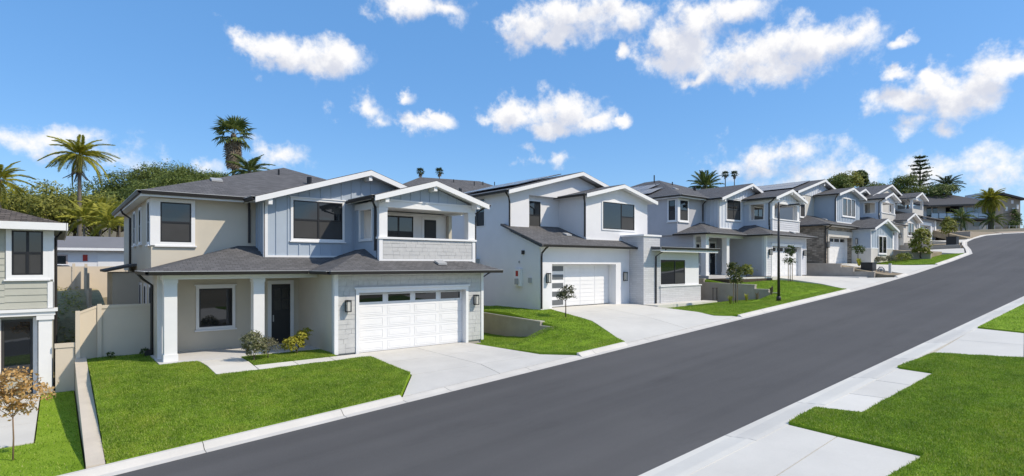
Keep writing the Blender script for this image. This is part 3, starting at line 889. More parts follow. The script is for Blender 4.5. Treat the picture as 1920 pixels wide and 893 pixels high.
    gr = gable_roof(h, 5.45, 14.3, 9.87, 5.68, 7.08, 21.1, 29.5, SHINGLE)
    bracket(h, 9.87, 21.6, 6.84, .46); bracket(h, 5.98, 21.6, 5.72, .46, h=.3)
    eave(h, (5.45, 22.3), (5.45, 21.12), 5.68, (-1, 0))
    downspout(h, [(5.56, 22.42, 5.6), (5.62, 22.6, 5.42), (5.66, 22.75, 5.3), (5.66, 22.75, 4.05)])
    vent(h, 8.0, 27.0, 7.35); vent(h, 8.9, 25.5, 7.1, .11, .12)
    roof_vent(h, 4.9, 24.6, z1 + 2.3 * .355, .355)
    # --- balcony over the garage
    bx0, bx1, by = 9.4, 13.83, 19.4
    bw = add('balcony_wall', MB().box(bx0 + .14, bx1 - .14, by + .02, by + .2, 3.15, 4.2), clad, h)
    if clad_style == 'shake' and detail > 1:
        shakes(bw, by + .02, bx0 + .16, bx1 - .16, 3.45, 4.18, clad, 5, rs, .22, .46)
    elif detail > 0:
        laps(bw, by + .02, bx0 + .16, bx1 - .16, 3.4, 4.18, clad, .15)
    add('corner_board', MB().box(bx0 - .01, bx0 + .138, by - .02, by + .14, 3.3, 4.2), WHITE, h)
    add('corner_board', MB().box(bx1 - .138, bx1 + .01, by - .02, by + .14, 3.15, 4.2), WHITE, h)
    add('base_trim', MB().box(bx0 + .14, bx1 - .14, by - .02, by + .018, 3.36, 3.44), WHITE, h)
    add('balcony_rail', MB().box(bx0 - .06, bx1 + .06, by - .06, by + .24, 4.202, 4.28), WHITE, h)
    for x in (bx0, bx1 - .34):
        p = add('balcony_post', MB().box(x, x + .34, by + .0, by + .3, 4.282, 5.42), WHITE, h)
        add('post_cap', MB().box(x - .02, x + .36, by - .02, by + .32, 5.3, 5.38), WHITE, p)
    # left side wall with an open window
    lw = MB().box(bx0, bx0 + .16, 19.7, 21.6, 3.2, 4.22).box(bx0, bx0 + .16, 19.7, 20.0, 4.22, 5.4).box(bx0, bx0 + .16, 21.1, 21.6, 4.22, 5.4)
    add('balcony_side_wall', lw, siding if detail > 1 else siding, h)
    add('opening_trim', MB(LEFT(bx0)).ring(-21.08, -20.02, 4.24, 5.38, .1, .001, .04), WHITE, h)
    add('balcony_side_wall', MB().box(bx1 - .16, bx1, 19.7, 21.6, 3.2, 4.22).box(bx1 - .16, bx1, 21.2, 21.6, 4.22, 5.4), INTERIOR if detail > 1 else siding, h)
    add('balcony_floor', MB().box(bx0 + .16, bx1 - .16, 19.62, 21.6, 3.7, 3.86), CONC_TAN, h)
    add('balcony_back_wall', MB().box(bx0 + .17, bx1 - .17, 21.4, 21.59, 3.87, 5.45), shelter, h)
    Fb = FRONT(21.4)
    window(h, Fb, 10.55, 11.95, 3.95, 5.3, 'dh2', .08, WHITE, False)
    bd = add('balcony_door', MB(Fb).box(12.5, 13.1, 0, .04, 3.88, 5.2), DOORBLK, h)
    add('pane', MB(Fb).box(12.57, 13.03, .041, .05, 4.05, 5.1), SCREEN, bd)
    add('door_trim', MB(Fb).ring(12.49, 13.11, 3.98, 5.21, .1, .001, .045), WHITE, h)
    add('balcony_ceiling', MB().box(bx0 + .05, bx1 - .05, by + .1, 21.6, 5.5, 5.58), WHITE, h)
    add('balcony_beam', MB().box(bx0 - .02, bx1 + .02, by - .01, by + .31, 5.421, 5.66).box(bx0 - .02, bx0 + .3, by + .31, 21.6, 5.421, 5.66).box(bx1 - .3, bx1 + .02, by + .31, 21.6, 5.421, 5.66), WHITE, h)
    gw2 = add('balcony_gable', MB().prism([(bx0 + .05, by, 5.66), (bx1 - .05, by, 5.66), ((bx0 + bx1) / 2, by, 6.40)], (0, .15, 0)), siding, h)
    battens(gw2, FRONT(by), [bx0 + .5 + .43 * k for k in range(9)], 5.67, lambda s: 5.64 + .74 * (1 - abs(s - (bx0 + bx1) / 2) / (bx1 - bx0) * 2), siding)
    add('gable_trim', MB().box(bx0 + .1, bx1 - .1, by - .045, by - .002, 5.662, 5.73), WHITE, h)
    xa = (bx0 + bx1) / 2
    gable_roof(h, bx0 - .4, bx1 + .4, xa, 5.80, 6.56, 18.92, 24.0, SHINGLE)
    bracket(h, xa, by, 6.36, .44, .15, .22); bracket(h, bx0 + .12, by, 5.84, .44, .15, .28); bracket(h, bx1 - .12, by, 5.84, .44, .15, .28)
    eave(h, (bx0 - .4, 21.1), (bx0 - .4, 18.95), 5.80, (-1, 0)); eave(h, (bx1 + .4, 18.95), (bx1 + .4, 23.0), 5.80, (1, 0))
    downspout(h, [(bx0 - .46, 19.0, 5.72), (bx0 - .35, 19.2, 5.56), (bx0 - .06, 19.62, 5.4), (bx0 - .06, 19.62, 3.75)])
    downspout(h, [(bx1 + .46, 19.2, 5.72), (bx1 + .1, 19.5, 5.4), (bx1 + .08, 19.5, 3.5)])
    downspout(h, [(14.5, 19.2, 2.9), (13.97, 19.2, 2.6), (13.97, 19.2, .1)])
    if solar_on:
        a = Vector((ex0, 23.6, z1)); nx = (az - z1) / (ax - ex0)
        solar(h, (ex0 + 1.0, 25.6, z1 + 1.0 * nx), (0, 1.05, 0), (1.65, 0, 1.65 * nx), 5, 1); solar(h, (ex0 + 2.72, 27.1, z1 + 2.72 * nx), (0, 1.05, 0), (1.65, 0, 1.65 * nx), 4, 1)
        vent(h, 8.0, 28.8, 7.85, .05, .6)
    OFFSET[0] = Vector((0, 0, 0))
    return h

# ------------------------------------------------------------------ house type B (garage left, gabled box over it, main gable behind)
def house_b(shift, label, look, group='new two-storey houses along the street'):
    OFFSET[0] = Vector(shift)
    h = thing('two_storey_house', label, 'house', Vector((22, 20.4, 1.0)) + OFFSET[0], group)
    white = look == 'white'
    low = WHITE_STUCCO if white else STONE
    up = WHITE_STUCCO if white else CREAM
    box = WHITE_STUCCO if white else BLUE
    z0 = 1.0
    # side wall, stepping up with the roofs
    if white:
        add('side_wall', MB().prism([(18.5, 20.4, z0 - .2), (18.5, 20.4, 4.12), (18.5, 22.8, 5.0), (18.5, 22.8, 7.05), (18.5, 33, 7.05), (18.5, 33, z0 - .2)], (.2, 0, 0)), low, h)
    else:
        add('side_wall', MB().box(18.5, 18.7, 20.4, 33, z0 - .2, 4.1), low, h)
        add('upper_side_wall', MB().box(18.7, 18.9, 23.0, 33, 4.1, 7.05), up, h)
    ox0, ox1 = 19.32, 24.25
    add('garage_wall', MB().box(18.7, ox0, 20.4, 20.75, z0 - .1, 4.12).box(ox1, 25.42, 20.4, 20.75, z0 - .1, 4.12).box(ox0, ox1, 20.4, 20.75, 3.24, 4.12), low if white else STONE, h)
    if not white:
        add('garage_trim', MB().box(ox0 - .22, ox0, 20.34, 20.398, z0, 3.24).box(ox1, ox1 + .12, 20.34, 20.398, z0, 3.24).box(ox0 - .22, ox1 + .12, 20.34, 20.398, 3.24, 3.75), CREAM, h)
    garage_door(h, FRONT(20.95), ox0 + .0, ox1, z0 + .02, 3.23, 'flush' if white else 'panel')
    add('garage_jamb', MB().box(ox0 - .01, ox0 + .0, 20.751, 20.95, z0, 3.24).box(ox1, ox1 + .01, 20.751, 20.95, z0, 3.24).box(ox0, ox1, 20.751, 20.95, 3.24, 3.25), WHITE, h)
    Fw = FRONT(20.4)
    lantern(h, Fw, 18.98, 2.3, .5); lantern(h, Fw, 24.95, 2.3, .5)
    # lower roof
    r = MB()
    if white:
        roof_slab(r, [(18.2, 19.9, 4.22), (25.75, 19.9, 4.22), (25.75, 23.2, 5.4), (18.2, 23.2, 5.4)])
    else:
        roof_slab(r, [(18.0, 19.9, 4.22), (26, 19.9, 4.22), (26, 23.2, 5.4), (21.3, 23.2, 5.4)])
        roof_slab(r, [(18.0, 19.9, 4.22), (21.3, 23.2, 5.4), (18.0, 26, 4.22)])
    lr = add('lower_roof', r, SHINGLE, h)
    add('soffit', MB().box(18.3, 25.4, 19.95, 20.398, 4.08, 4.1), WHITE, lr)
    eave(h, (18.2 if white else 18.0, 19.9), (25.75 if white else 25.6, 19.9), 4.22, (0, -1), drip=not white)
    roof_vent(h, 21.6, 21.6, 4.22 + 1.7 * .357, .357)
    downspout(h, [(18.55, 19.85, 4.12), (18.55, 20.05, 4.0), (18.55, 20.3, 3.8), (18.55, 20.33, 3.6), (18.55, 20.33, z0 + .02)])
    # main gabled block
    xa = 23.6
    if white:
        add('upper_wall', MB().box(18.7, 28.6, 23.15, 33, 4.9, 7.02).prism([(18.7, 22.95, 7.02), (28.6, 22.95, 7.02), (xa, 22.95, 8.36)], (0, 9.5, 0)), up, h)
        add('upper_pier', MB().box(18.7, 19.87, 22.8, 23.149, 4.95, 7.02), up, h)
        add('gable_face', MB().prism([(18.55, 22.8, 7.021), (28.6, 22.8, 7.021), (xa, 22.8, 8.38)], (0, .149, 0)), up, h)
        window(h, FRONT(23.15), 20.15, 21.0, 5.2, 6.75, 'dh', .05, WHITE, True)
        window(h, LEFT(18.5), -25.75, -25.0, 5.4, 6.9, 'dh', .03, WHITE, False)
    else:
        add('upper_wall', MB().box(18.9, 28.6, 22.8, 33, 4.6, 7.02).prism([(18.9, 22.9, 7.02), (28.6, 22.9, 7.02), (xa, 22.9, 8.36)], (0, 9.5, 0)), up, h)
        gf = add('gable_face', MB().prism([(18.8, 22.76, 7.0), (28.5, 22.76, 7.0), (xa, 22.76, 8.38)], (0, .139, 0)), PALE, h)
        battens(gf, FRONT(22.76), [19.2 + .42 * k for k in range(16)], 7.0, lambda s: 8.34 - abs(s - xa) * .284, PALE)
        window(h, FRONT(22.8), 19.6, 20.45, 5.1, 6.75, 'dh', .1, WHITE, True)
        bracket(h, xa, 22.76, 8.2, .4)
    gable_roof(h, 18.05, 29.1, xa, 7.12, 8.62, 22.3, 33.2, SHINGLE)
    eave(h, (18.05, 33), (18.05, 22.33), 7.12, (-1, 0))
    downspout(h, [(18.0, 22.5, 7.0), (18.2, 22.5, 6.75), (18.44 if white else 18.6, 22.72, 6.5), (18.44 if white else 18.6, 22.72, 5.15)])
    sl = 1.5 / 5.55
    solar(h, (19.3, 23.3, 7.12 + 1.25 * sl), (0, 1.05, 0), (1.75, 0, 1.75 * sl), 6, 2)
    vent(h, 20.5, 30.5, 7.8, .05, .45); vent(h, 21.3, 31.5, 8.0, .05, .4)
    # gabled box over the garage
    x0, x1, y = 22.45, 27.9, 21.0
    xm = (x0 + x1) / 2
    bw = add('box_wall', MB().prism([(x0, y, 4.35), (x1, y, 4.35), (x1, y, 7.02), (xm, y, 7.66), (x0, y, 7.02)], (0, 7, 0)), box, h)
    if not white:
        hi = lambda s: 7.0 + .62 * (1 - abs(s - xm) / (x1 - x0) * 2)
        ss = [x0 + .36 * k for k in range(1, 15)]
        battens(bw, FRONT(y), [s for s in ss if not 23.75 < s < 26.75], 4.75, hi, box)
        battens(bw, FRONT(y), [s for s in ss if 23.75 < s < 26.75], 6.93, hi, box)
        battens(bw, FRONT(y), [s for s in ss if 23.75 < s < 26.75], 4.75, 5.12, box)
        add('corner_board', MB().box(x0 - .02, x0 + .12, y - .03, y - .001, 4.6, 7.0), WHITE, h)
        window(h, FRONT(y), 23.85, 26.65, 5.3, 6.8, 'triple', .1, WHITE, True)
    else:
        window(h, FRONT(y), 23.8, 26.6, 5.25, 6.78, 'slider', .08, WHITE, False)
    add('base_trim', MB().box(x0 + .0, x1, y - .03, y - .001, 4.6, 4.68), WHITE, h)
    gable_roof(h, x0 - .42, x1 + .42, xm, 7.08, 7.84, 20.55, 26, SHINGLE)
    eave(h, (x0 - .42, 22.7), (x0 - .42, 20.58), 7.08, (-1, 0)); eave(h, (x1 + .42, 20.58), (x1 + .42, 25), 7.08, (1, 0))
    downspout(h, [(x0 - .46, 20.7, 6.98), (x0 - .3, 20.85, 6.8), (x0 - .06, 21.04, 6.6), (x0 - .06, 21.04, 4.75)])
    if not white:
        bracket(h, xm, y, 7.62, .4); bracket(h, x0 + .1, y, 7.1, .4); bracket(h, x1 - .1, y, 7.1, .4)
    # right-hand bay
    if white:
        col = add('brick_column', MB().box(25.43, 26.95, 19.4, 21.0, z0 - .15, 4.82), BRICK_GREY, h)
        add('column_cap', MB().box(25.36, 27.02, 19.33, 21.0, 4.82, 4.92), WHITE, col)
        add('bay_wall', MB().box(26.951, 31.0, 19.43, 25, 1.95, 4.1), WHITE_STUCCO, h)
        bb = add('bay_base', MB().box(26.951, 31.12, 19.36, 25, z0 - .05, 1.93), BRICK_GREY, h)
        add('bay_plinth', MB().box(25.5, 30.7, 19.45, 25, z0 - .3, z0 - .05), CONC_TAN, h)
        add('bay_ledge', MB().box(26.9, 31.17, 19.31, 25, 1.931, 1.995), WHITE, bb)
        window(h, FRONT(19.43), 27.0, 29.45, 2.06, 3.5, 'slider', .04, WHITE, False)
        cr = add('canopy_roof', MB().prism([(26.1, 18.75, 4.11), (32.0, 18.75, 4.11), (32.0, 25, 4.5), (26.1, 25, 4.5)], (0, 0, .1)), SHINGLE, h)
        add('canopy_fascia', MB().box(26.1, 32.0, 18.7, 18.749, 3.94, 4.2), WHITE, cr)
        add('canopy_soffit', MB().box(26.15, 31.95, 18.75, 19.36, 4.02, 4.06), WHITE, cr)
        eave(h, (26.0, 18.7), (32.05, 18.7), 4.22, (0, -1))
        downspout(h, [(26.5, 18.66, 4.1), (26.5, 18.9, 3.95), (26.5, 19.34, 3.7), (26.5, 19.34, z0)])
        add('right_wing_wall', MB().box(27.9, 31.0, 25.0, 33, z0, 4.4), WHITE_STUCCO, h)
        # meters and vents on the side wall
        L = LEFT(18.5)
        mb_ = add('electric_panel', MB(L).box(-22.3, -21.75, .001, .16, 2.1, 3.0), WHITE, h)
        add('warning_sticker', MB(L).box(-22.1, -21.9, .161, .166, 2.62, 2.9), RED, mb_)
        add('meter', MB(L).box(-22.1, -21.88, .161, .24, 2.2, 2.5), METER, mb_)
        add('outlet_box', MB(L).box(-21.2, -21.02, .001, .09, 2.3, 2.55), METER, h)
        add('wall_vent', MB(L).box(-21.75, -21.57, .001, .07, 3.75, 3.95), BLACKM, h)
        add('wall_vent', MB(L).box(-22.02, -21.94, .001, .05, 3.3, 3.42), METER, h)
        ac = add('condenser_bracket', MB(L).box(-26.4, -25.5, .001, .45, 3.0, 3.55), METER, h)
        add('fan_cover', MB(L).box(-26.3, -25.9, .451, .47, 3.07, 3.47), BLACKM, ac)
    else:
        bx0, bx1, by = 24.35, 29.9, 18.95
        bm_ = (bx0 + bx1) / 2
        add('bay_base', MB().box(bx0 - .04, bx1 + .04, by - .04, 25, z0 - .1, 2.3), CREAM, h)
        bwl = add('bay_wall', MB().prism([(bx0, by, 2.32), (bx1, by, 2.32), (bx1, by, 3.95), (bm_, by, 4.78), (bx0, by, 3.95)], (0, 6, 0)), BLUE, h)
        add('belt_trim', MB().box(bx0 - .06, bx1 + .06, by - .06, by + 2, 2.301, 2.38), WHITE, h)
        ss = [bx0 + .4 * k for k in range(1, 14)]
        hi = lambda s: 3.93 + .8 * (1 - abs(s - bm_) / (bx1 - bx0) * 2)
        battens(bwl, FRONT(by), [s for s in ss if not bm_ - 1.1 < s < bm_ + .95], 2.39, hi, BLUE)
        battens(bwl, FRONT(by), [s for s in ss if bm_ - 1.1 < s < bm_ + .95], 3.6, hi, BLUE)
        add('corner_board', MB().box(bx0 - .03, bx0 + .1, by - .035, by - .001, 2.39, 3.95), WHITE, h)
        add('corner_board', MB().box(bx1 - .1, bx1 + .03, by - .035, by - .001, 2.39, 3.95), WHITE, h)
        window(h, FRONT(by), bm_ - 1.0, bm_ + .85, 1.95, 3.4, 'pair', .1, WHITE, True, off=.05)
        gable_roof(h, bx0 - .35, bx1 + .4, bm_, 4.08, 5.02, by - .45, 25, SHINGLE)
        bracket(h, bm_, by, 4.74, .4); bracket(h, bx0 + .1, by, 4.05, .4); bracket(h, bx1 - .1, by, 4.05, .4)
        lantern(h, LEFT(bx0), -20.0, 2.7, .5)
        downspout(h, [(18.42, 20.3, 4.1), (18.42, 20.3, z0)])
        add('right_wing_wall', MB().box(26, 30, 25.0, 33, z0, 4.0), CREAM, h)
    OFFSET[0] = Vector((0, 0, 0))
    return h

# ------------------------------------------------------------------ sage house at the left edge
def house_sage():
    h = thing('sage_house', 'sage green lap sided house with brown shingle roof at the left edge of the picture', 'house', (-4, 23, -.9))
    y = 23.0; x1 = -.12
    w = add('wall', MB().box(-9, x1, y, 32, 1.75, 4.42), SAGE, h)
    laps(w, y, -2.6, -1.26, 1.85, 4.4, SAGE, .19); laps(w, y, -1.26, -.25, 1.85, 2.70, SAGE, .19)
    add('lower_wall', MB().box(-9, x1, y + .35, 32, -1.2, 1.75), SAGE, h)
    add('corner_board', MB().box(x1 - .13, x1 + .02, y - .04, y - .001, 1.85, 2.68), WHITE, h)
    add('corner_board', MB().box(x1 + .001, x1 + .03, y - .04, y + .16, 1.85, 4.4), WHITE, h)
    window(h, FRONT(y), -1.1, -.36, 2.9, 4.28, 'dh2', .13, WHITE, True, True)
    add('corner_trim', MB().box(-.23, x1 + .02, y - .05, y - .002, 2.75, 4.42), WHITE, h)
    bt = add('belt_board', MB().box(-9, x1 + .06, y - .06, y + .4, 1.62, 1.74), WHITE, h)
    add('belt_cap', MB().box(-9, x1 + .12, y - .12, y + .42, 1.741, 1.83), WHITE, bt)
    p = add('post', MB().box(-.47, -.14, y + .0, y + .34, -.95, 1.48), WHITE, h)
    add('post_cap', MB().box(-.52, -.09, y - .05, y + .38, 1.48, 1.619), WHITE, p)
    add('post_base', MB().box(-.51, -.1, y - .04, y + .37, -1.0, -.72), CONC_TAN, p)
    F = FRONT(y + .35)
    d = add('entry_door', MB(F).box(-1.35, -.62, 0, .05, -.85, 1.5), SCREEN, h)
    add('door_glass', MB(F).box(-1.28, -.68, .051, .06, -.2, 1.42), GLASS, d)
    add('door_panel', MB(F).box(-1.28, -.68, .051, .065, -.8, -.3), SAGE, d)
    add('door_trim', MB(F).box(-1.55, -1.36, 0, .06, -.9, 1.55).box(-.61, -.5, 0, .06, -.9, 1.55), WHITE, h)
    add('bay_wall', MB().box(-3.2, -1.62, y - .5, y + .349, -1.1, 1.2), SAGE, h)
    add('bay_roof', MB().prism([(-3.3, y - .7, 1.2), (-1.5, y - .7, 1.2), (-1.5, y - .02, 1.5), (-3.3, y - .02, 1.5)], (0, 0, .1)), WHITE, h)
    r = MB()
    roof_slab(r, [(.2, y - .5, 4.52), (.2, 32.5, 4.52), (-5, 32.5, 6.2), (-5, y + 5, 6.2)], .13)
    roof_slab(r, [(-9.5, y - .5, 4.52), (.2, y - .5, 4.52), (-5, y + 5, 6.2)], .13)
    rf = add('roof', r, SHINGLE_BROWN, h)
    add('fascia', MB().box(-9, .22, y - .56, y - .505, 4.3, 4.53).box(.205, .25, y - .56, 32, 4.3, 4.53), WHITE, rf)
    add('soffit', MB().box(-9, .2, y - .5, y - .13, 4.32, 4.36).box(x1 + .03, .2, y - .13, 32, 4.32, 4.36), SAGE, rf)
    downspout(h, [(.1, y + .5, 4.3), (x1 + .07, y + .5, 4.1), (x1 + .07, y + .5, -.9)])
    return h

# ------------------------------------------------------------------ far house of the row, simpler
def house_far():
    h = thing('two_storey_house', 'farthest pale house of the row with a gabled white bay left of its garage', 'house', (80, 20.6, 5.7), 'new two-storey houses along the street')
    y = 20.5
    add('wall', MB().box(73.0, 87.7, y + 1.2, 33, 5.0, 8.9), GREY_STUCCO, h)
    gable_wall(h, 'bay_wall', 74.1, 79.1, 5.4, 8.2, 76.6, 9.0, y, CREAM, 2)
    window(h, FRONT(y), 75.6, 77.6, 6.6, 8.0, 'pair', .1, WHITE, True)
    gable_roof(h, 73.7, 79.5, 76.6, 8.25, 9.2, y - .45, y + 4, SHINGLE)
    bracket(h, 76.6, y, 8.9, .4)
    add('garage_wall', MB().box(79.1, 80.9, y + .3, y + .7, 5.6, 8.9).box(85.5, 87.7, y + .3, y + .7, 5.6, 8.9).box(80.9, 85.5, y + .3, y + .7, 8.1, 8.9), GREY_STUCCO, h)
    add('garage_trim', MB().box(80.6, 80.9, y + .22, y + .298, 6.2, 8.1).box(85.5, 85.8, y + .22, y + .298, 6.2, 8.1).box(80.6, 85.8, y + .22, y + .298, 8.1, 8.45), WHITE, h)
    garage_door(h, FRONT(y + .6), 80.91, 85.49, 6.2, 8.09, 'panel')
    add('corner_board', MB().box(87.2, 87.72, y + .2, y + .298, 5.6, 8.9), WHITE, h)
    b = MB(); roof_slab(b, [(78.6, y - .3, 9.0), (88.2, y - .3, 9.0), (88.2, y + 4, 10.4), (78.6, y + 4, 10.4)], .12)
    add('lower_roof', b, SHINGLE, h)
    eave(h, (79.5, y - .3), (88.2, y - .3), 9.0, (0, -1))
    # balcony
    add('balcony_wall', MB().box(79.9, 84.2, y + .7, y + 3, 8.9, 10.0), CREAM, h)
    for x in (79.9, 83.95):
        add('balcony_post', MB().box(x, x + .25, y + .7, y + .95, 10.0, 11.1), WHITE, h)
    add('balcony_beam', MB().box(79.85, 84.25, y + .68, y + 1.0, 11.1, 11.3), WHITE, h)
    gable_wall(h, 'balcony_gable', 79.9, 84.2, 11.3, 11.301, 82.05, 11.95, y + .7, WHITE, .2)
    gable_roof(h, 79.5, 84.6, 82.05, 11.3, 12.1, y + .25, y + 6, SHINGLE)
    add('upper_wall', MB().prism([(71.5, y + 2.5, 8.9), (84, y + 2.5, 8.9), (84, y + 2.5, 11), (77.5, y + 2.5, 12.6), (71.5, y + 2.5, 11)], (0, 9, 0)), CREAM, h)
    window(h, FRONT(y + 2.5), 77.8, 79.2, 9.6, 11.0, 'dh2', .1, WHITE, True)
    window(h, FRONT(y + 2.5), 80.6, 83.5, 10.0, 11.2, 'dh2', .1, WHITE, False)
    gable_roof(h, 71.0, 84.5, 77.5, 11.0, 12.85, y + 2.1, y + 12, SHINGLE)
    return h
# ------------------------------------------------------------------ street and lots
ZX = [-60, 0, 40, 50, 60, 67, 75, 85, 95, 105, 130]
ZZ = [-4.7, -.854, 1.73, 2.55, 3.5, 4.25, 5.1, 6.15, 7.05, 7.75, 8.0]
def zr(x): return np.interp(x, ZX, ZZ)
def sm(t):
    t = np.clip(t, 0, 1); return t * t * (3 - 2 * t)
def lerp(a, b, t): return a + (b - a) * t
def terrain(x, y):
    z = zr(np.clip(x, -40, 115)) - .7
    z = z + sm((y - 33.5) / 4.5) * 3.2
    z = z + 11 * np.exp(-(((x - 20) / 42) ** 2 + ((y - 140) / 38) ** 2))
    z = z + 1.6 * sm((x - 100) / 12) * sm((y + 10) / 12)
    far = sm((np.hypot(x, y) - 260) / 500)
    return lerp(z, 4.0, far)
def axis(lo, mid0, mid1, hi, step):
    a = np.arange(mid0, mid1 + .01, step)
    l = mid0 - np.geomspace(step, mid0 - lo, 22)[::-1]; r = mid1 + np.geomspace(step, hi - mid1, 22)
    return np.concatenate([l, a, r])
gx, gy = axis(-2500, -40, 150, 2500, 3.0), axis(-2500, -30, 200, 3000, 3.0)
X, Y = np.meshgrid(gx, gy); Z = terrain(X, Y)
V = np.c_[X.ravel(), Y.ravel(), Z.ravel()]
nx = len(gx)
Fc = [(j * nx + i, j * nx + i + 1, (j + 1) * nx + i + 1, (j + 1) * nx + i) for j in range(len(gy) - 1) for i in range(nx - 1)]
me = bpy.data.meshes.new('ground'); me.from_pydata(V.tolist(), [], Fc); me.materials.append(GROUND)
me.polygons.foreach_set('use_smooth', [True] * len(me.polygons))
go = bpy.data.objects.new('ground', me); place(go, (0, 0, 0), None); props(go, kind='structure')

CURB = 13.42
road_poly = [(-40, 13.0), (67, 13.0), (71.5, 14.0), (77, 15.4), (82, 16.4), (88, 16.9), (95, 17), (100, 16), (103, 13), (104, 6), (102, -4), (92, -8), (80, -4), (72, 4), (66, 4.8), (38, 5.34), (7.7, 5.92), (-40, 6.6)]
sheet('road', road_poly, lambda x, y: zr(x), ASPHALT, None, 2.5, .3, kind='structure')

# left kerb, piece by piece between its joints; rolled down where driveways cross it
DRIVES = [(7.1, 13.9), (16.4, 24.7), (37.9, 46.6), (48.9, 56.6)]
kerb = ground('kerb', (30, 13.2, .9))
def kerb_piece(a, b, low, path=None):
    prof = [(0, .004), (.2, .012), (.29, .03 if low else .075), (.36, .04 if low else .12), (.44, .045 if low else .125), (.44, -.3), (0, -.3)]
    m = MB()
    A = [(a, 13.0 + p[0], zr(a) + p[1]) for p in prof]; B = [(b, 13.0 + p[0], zr(b) + p[1]) for p in prof]
    ia = [m.vert(p) for p in A]; ib = [m.vert(p) for p in B]; n = len(prof)
    m.f.append(ia); m.f.append(ib[::-1])
    for k in range(n): m.f.append([ia[k], ia[(k + 1) % n], ib[(k + 1) % n], ib[k]])
    add('kerb_piece', m, KERB, kerb)
cuts = sorted(set([round(-22 + 3.05 * k, 2) for k in range(30) if -22 + 3.05 * k < 67] + [v for d in DRIVES for v in d] + [67.0]))
for a, b in zip(cuts, cuts[1:]):
    if b - a < .05: continue
    mid = (a + b) / 2
    kerb_piece(a + .008, b - .008, any(p <= mid <= q for p, q in DRIVES))
bulb = [(67, 13.0), (71.5, 14.0), (77, 15.4), (82, 16.4), (88, 16.9), (95, 17), (100, 16), (103, 13), (104, 6)]
for (x0, y0), (x1, y1) in zip(bulb, bulb[1:]):
    d = Vector((x1 - x0, y1 - y0, 0)).normalized(); nn = Vector((-d.y, d.x, 0))
    m = MB()
    prof = [(0, .004), (.2, .012), (.3, .08), (.45, .11), (.45, -.3), (0, -.3)]
    ia = [m.vert((x0 + nn.x * p, y0 + nn.y * p, zr(x0) + q)) for p, q in prof]; ib = [m.vert((x1 + nn.x * p - d.x * .01, y1 + nn.y * p, zr(x1) + q)) for p, q in prof]
    m.f.append(ia); m.f.append(ib[::-1])
    for k in range(6): m.f.append([ia[k], ia[(k + 1) % 6], ib[(k + 1) % 6], ib[k]])
    add('kerb_piece', m, KERB, kerb)

SLAB_TONES = [surf('concrete_slab_%d' % k, (c, c * .97, c * .90), .85, .11, .55, fine=.06, fscale=26, bump=.15, bscale=50) for k, c in enumerate((.59, .62, .605))]
LIGHT_TONES = [surf('pale_slab_%d' % k, (c, c * .968, c * .885), .85, .09, .5, fine=.05, fscale=26, bump=.15, bscale=50) for k, c in enumerate((.645, .69, .665))]
# right-hand gutter strip
gut = ground('gutter_strip', (20, 5.4, .5))
def yr(x): return np.interp(x, [-40, 7.7, 38, 66], [6.6, 5.92, 5.34, 4.8])
for k in range(24):
    a, b = -8 + 3.05 * k, -8 + 3.05 * (k + 1)
    if a > 64: break
    sheet('gutter_piece', [(a + .008, yr(a) - .64), (b - .008, yr(b) - .64), (b - .008, yr(b) - .004), (a + .008, yr(a) - .004)], lambda x, y: zr(x) + .012 + .05 * sm((yr(x) - .12 - y) / .4), CONC_LIGHT if k % 2 else LIGHT_TONES[0], gut, .22, .2)

# --- slabs of a driveway: cut a plan quad (two long sides) into nu x nv slabs
def slabs(name, parent, quad, zf, nu, nv, mat=None, gap=.009, th=.4):
    tones = SLAB_TONES if parent in (d1, ) else LIGHT_TONES
    q = [Vector((*p, 0)) for p in quad]             # a0 a1 (street end) b1 b0 (house end)
    def at(u, v): return (q[0].lerp(q[1], u)).lerp(q[3].lerp(q[2], u), v)
    for i in range(nu):
        for j in range(nv):
            e = [at(i / nu, j / nv), at((i + 1) / nu, j / nv), at((i + 1) / nu, (j + 1) / nv), at(i / nu, (j + 1) / nv)]
            c = sum(e, Vector((0, 0, 0))) / 4
            e = [p + (c - p).normalized() * gap * 1.4 for p in e]
            sheet('slab', [(p.x, p.y) for p in e], zf, mat or tones[(i * 2 + j * 3 + len(parent.name)) % 3], parent, .9, th)

def drive_z(pad, yg):
    return lambda x, y: lerp(zr(x) + .05, pad, np.clip((y - CURB) / (yg - CURB), 0, 1))
d1 = ground('driveway', (10.7, 16, -.2))
slabs('slab', d1, [(8.45, 15.2), (13.25, 14.6), (13.1, 19.15), (8.42, 19.15)], drive_z(0, 19.1), 2, 2)
slabs('slab', d1, [(7.2, CURB + .03), (13.85, CURB + .03), (13.25, 14.6), (8.45, 15.2)], drive_z(0, 19.1), 2, 1)
d2 = ground('driveway', (21.5, 17, .7))
slabs('slab', d2, [(18.55, 17), (24.8, 16.3), (25.4, 20.85), (19.2, 20.85)], drive_z(1.0, 20.4), 2, 2)
slabs('slab', d2, [(16.5, CURB + .03), (24.6, CURB + .03), (24.8, 16.3), (18.55, 17)], drive_z(1.0, 20.4), 2, 1)
slabs('slab', d2, [(25.42, 18.45), (31.5, 18.45), (31.5, 19.4), (25.42, 19.4)], lambda x, y: .98 + 0 * x, 4, 1)
d3 = ground('driveway', (42, 16, 2))
slabs('slab', d3, [(39.2, 15.5), (45.2, 15.2), (45.0, 19.15), (39.7, 19.15)], drive_z(2.35, 19.1), 2, 2)
slabs('slab', d3, [(38, CURB + .03), (46.4, CURB + .03), (45.2, 15.2), (39.2, 15.5)], drive_z(2.35, 19.1), 2, 1)
slabs('slab', d3, [(33.8, 18.55), (39.6, 18.55), (39.6, 19.2), (33.8, 19.2)], lambda x, y: 2.36 + 0 * x, 4, 1)
d4 = ground('driveway', (52, 16, 3))
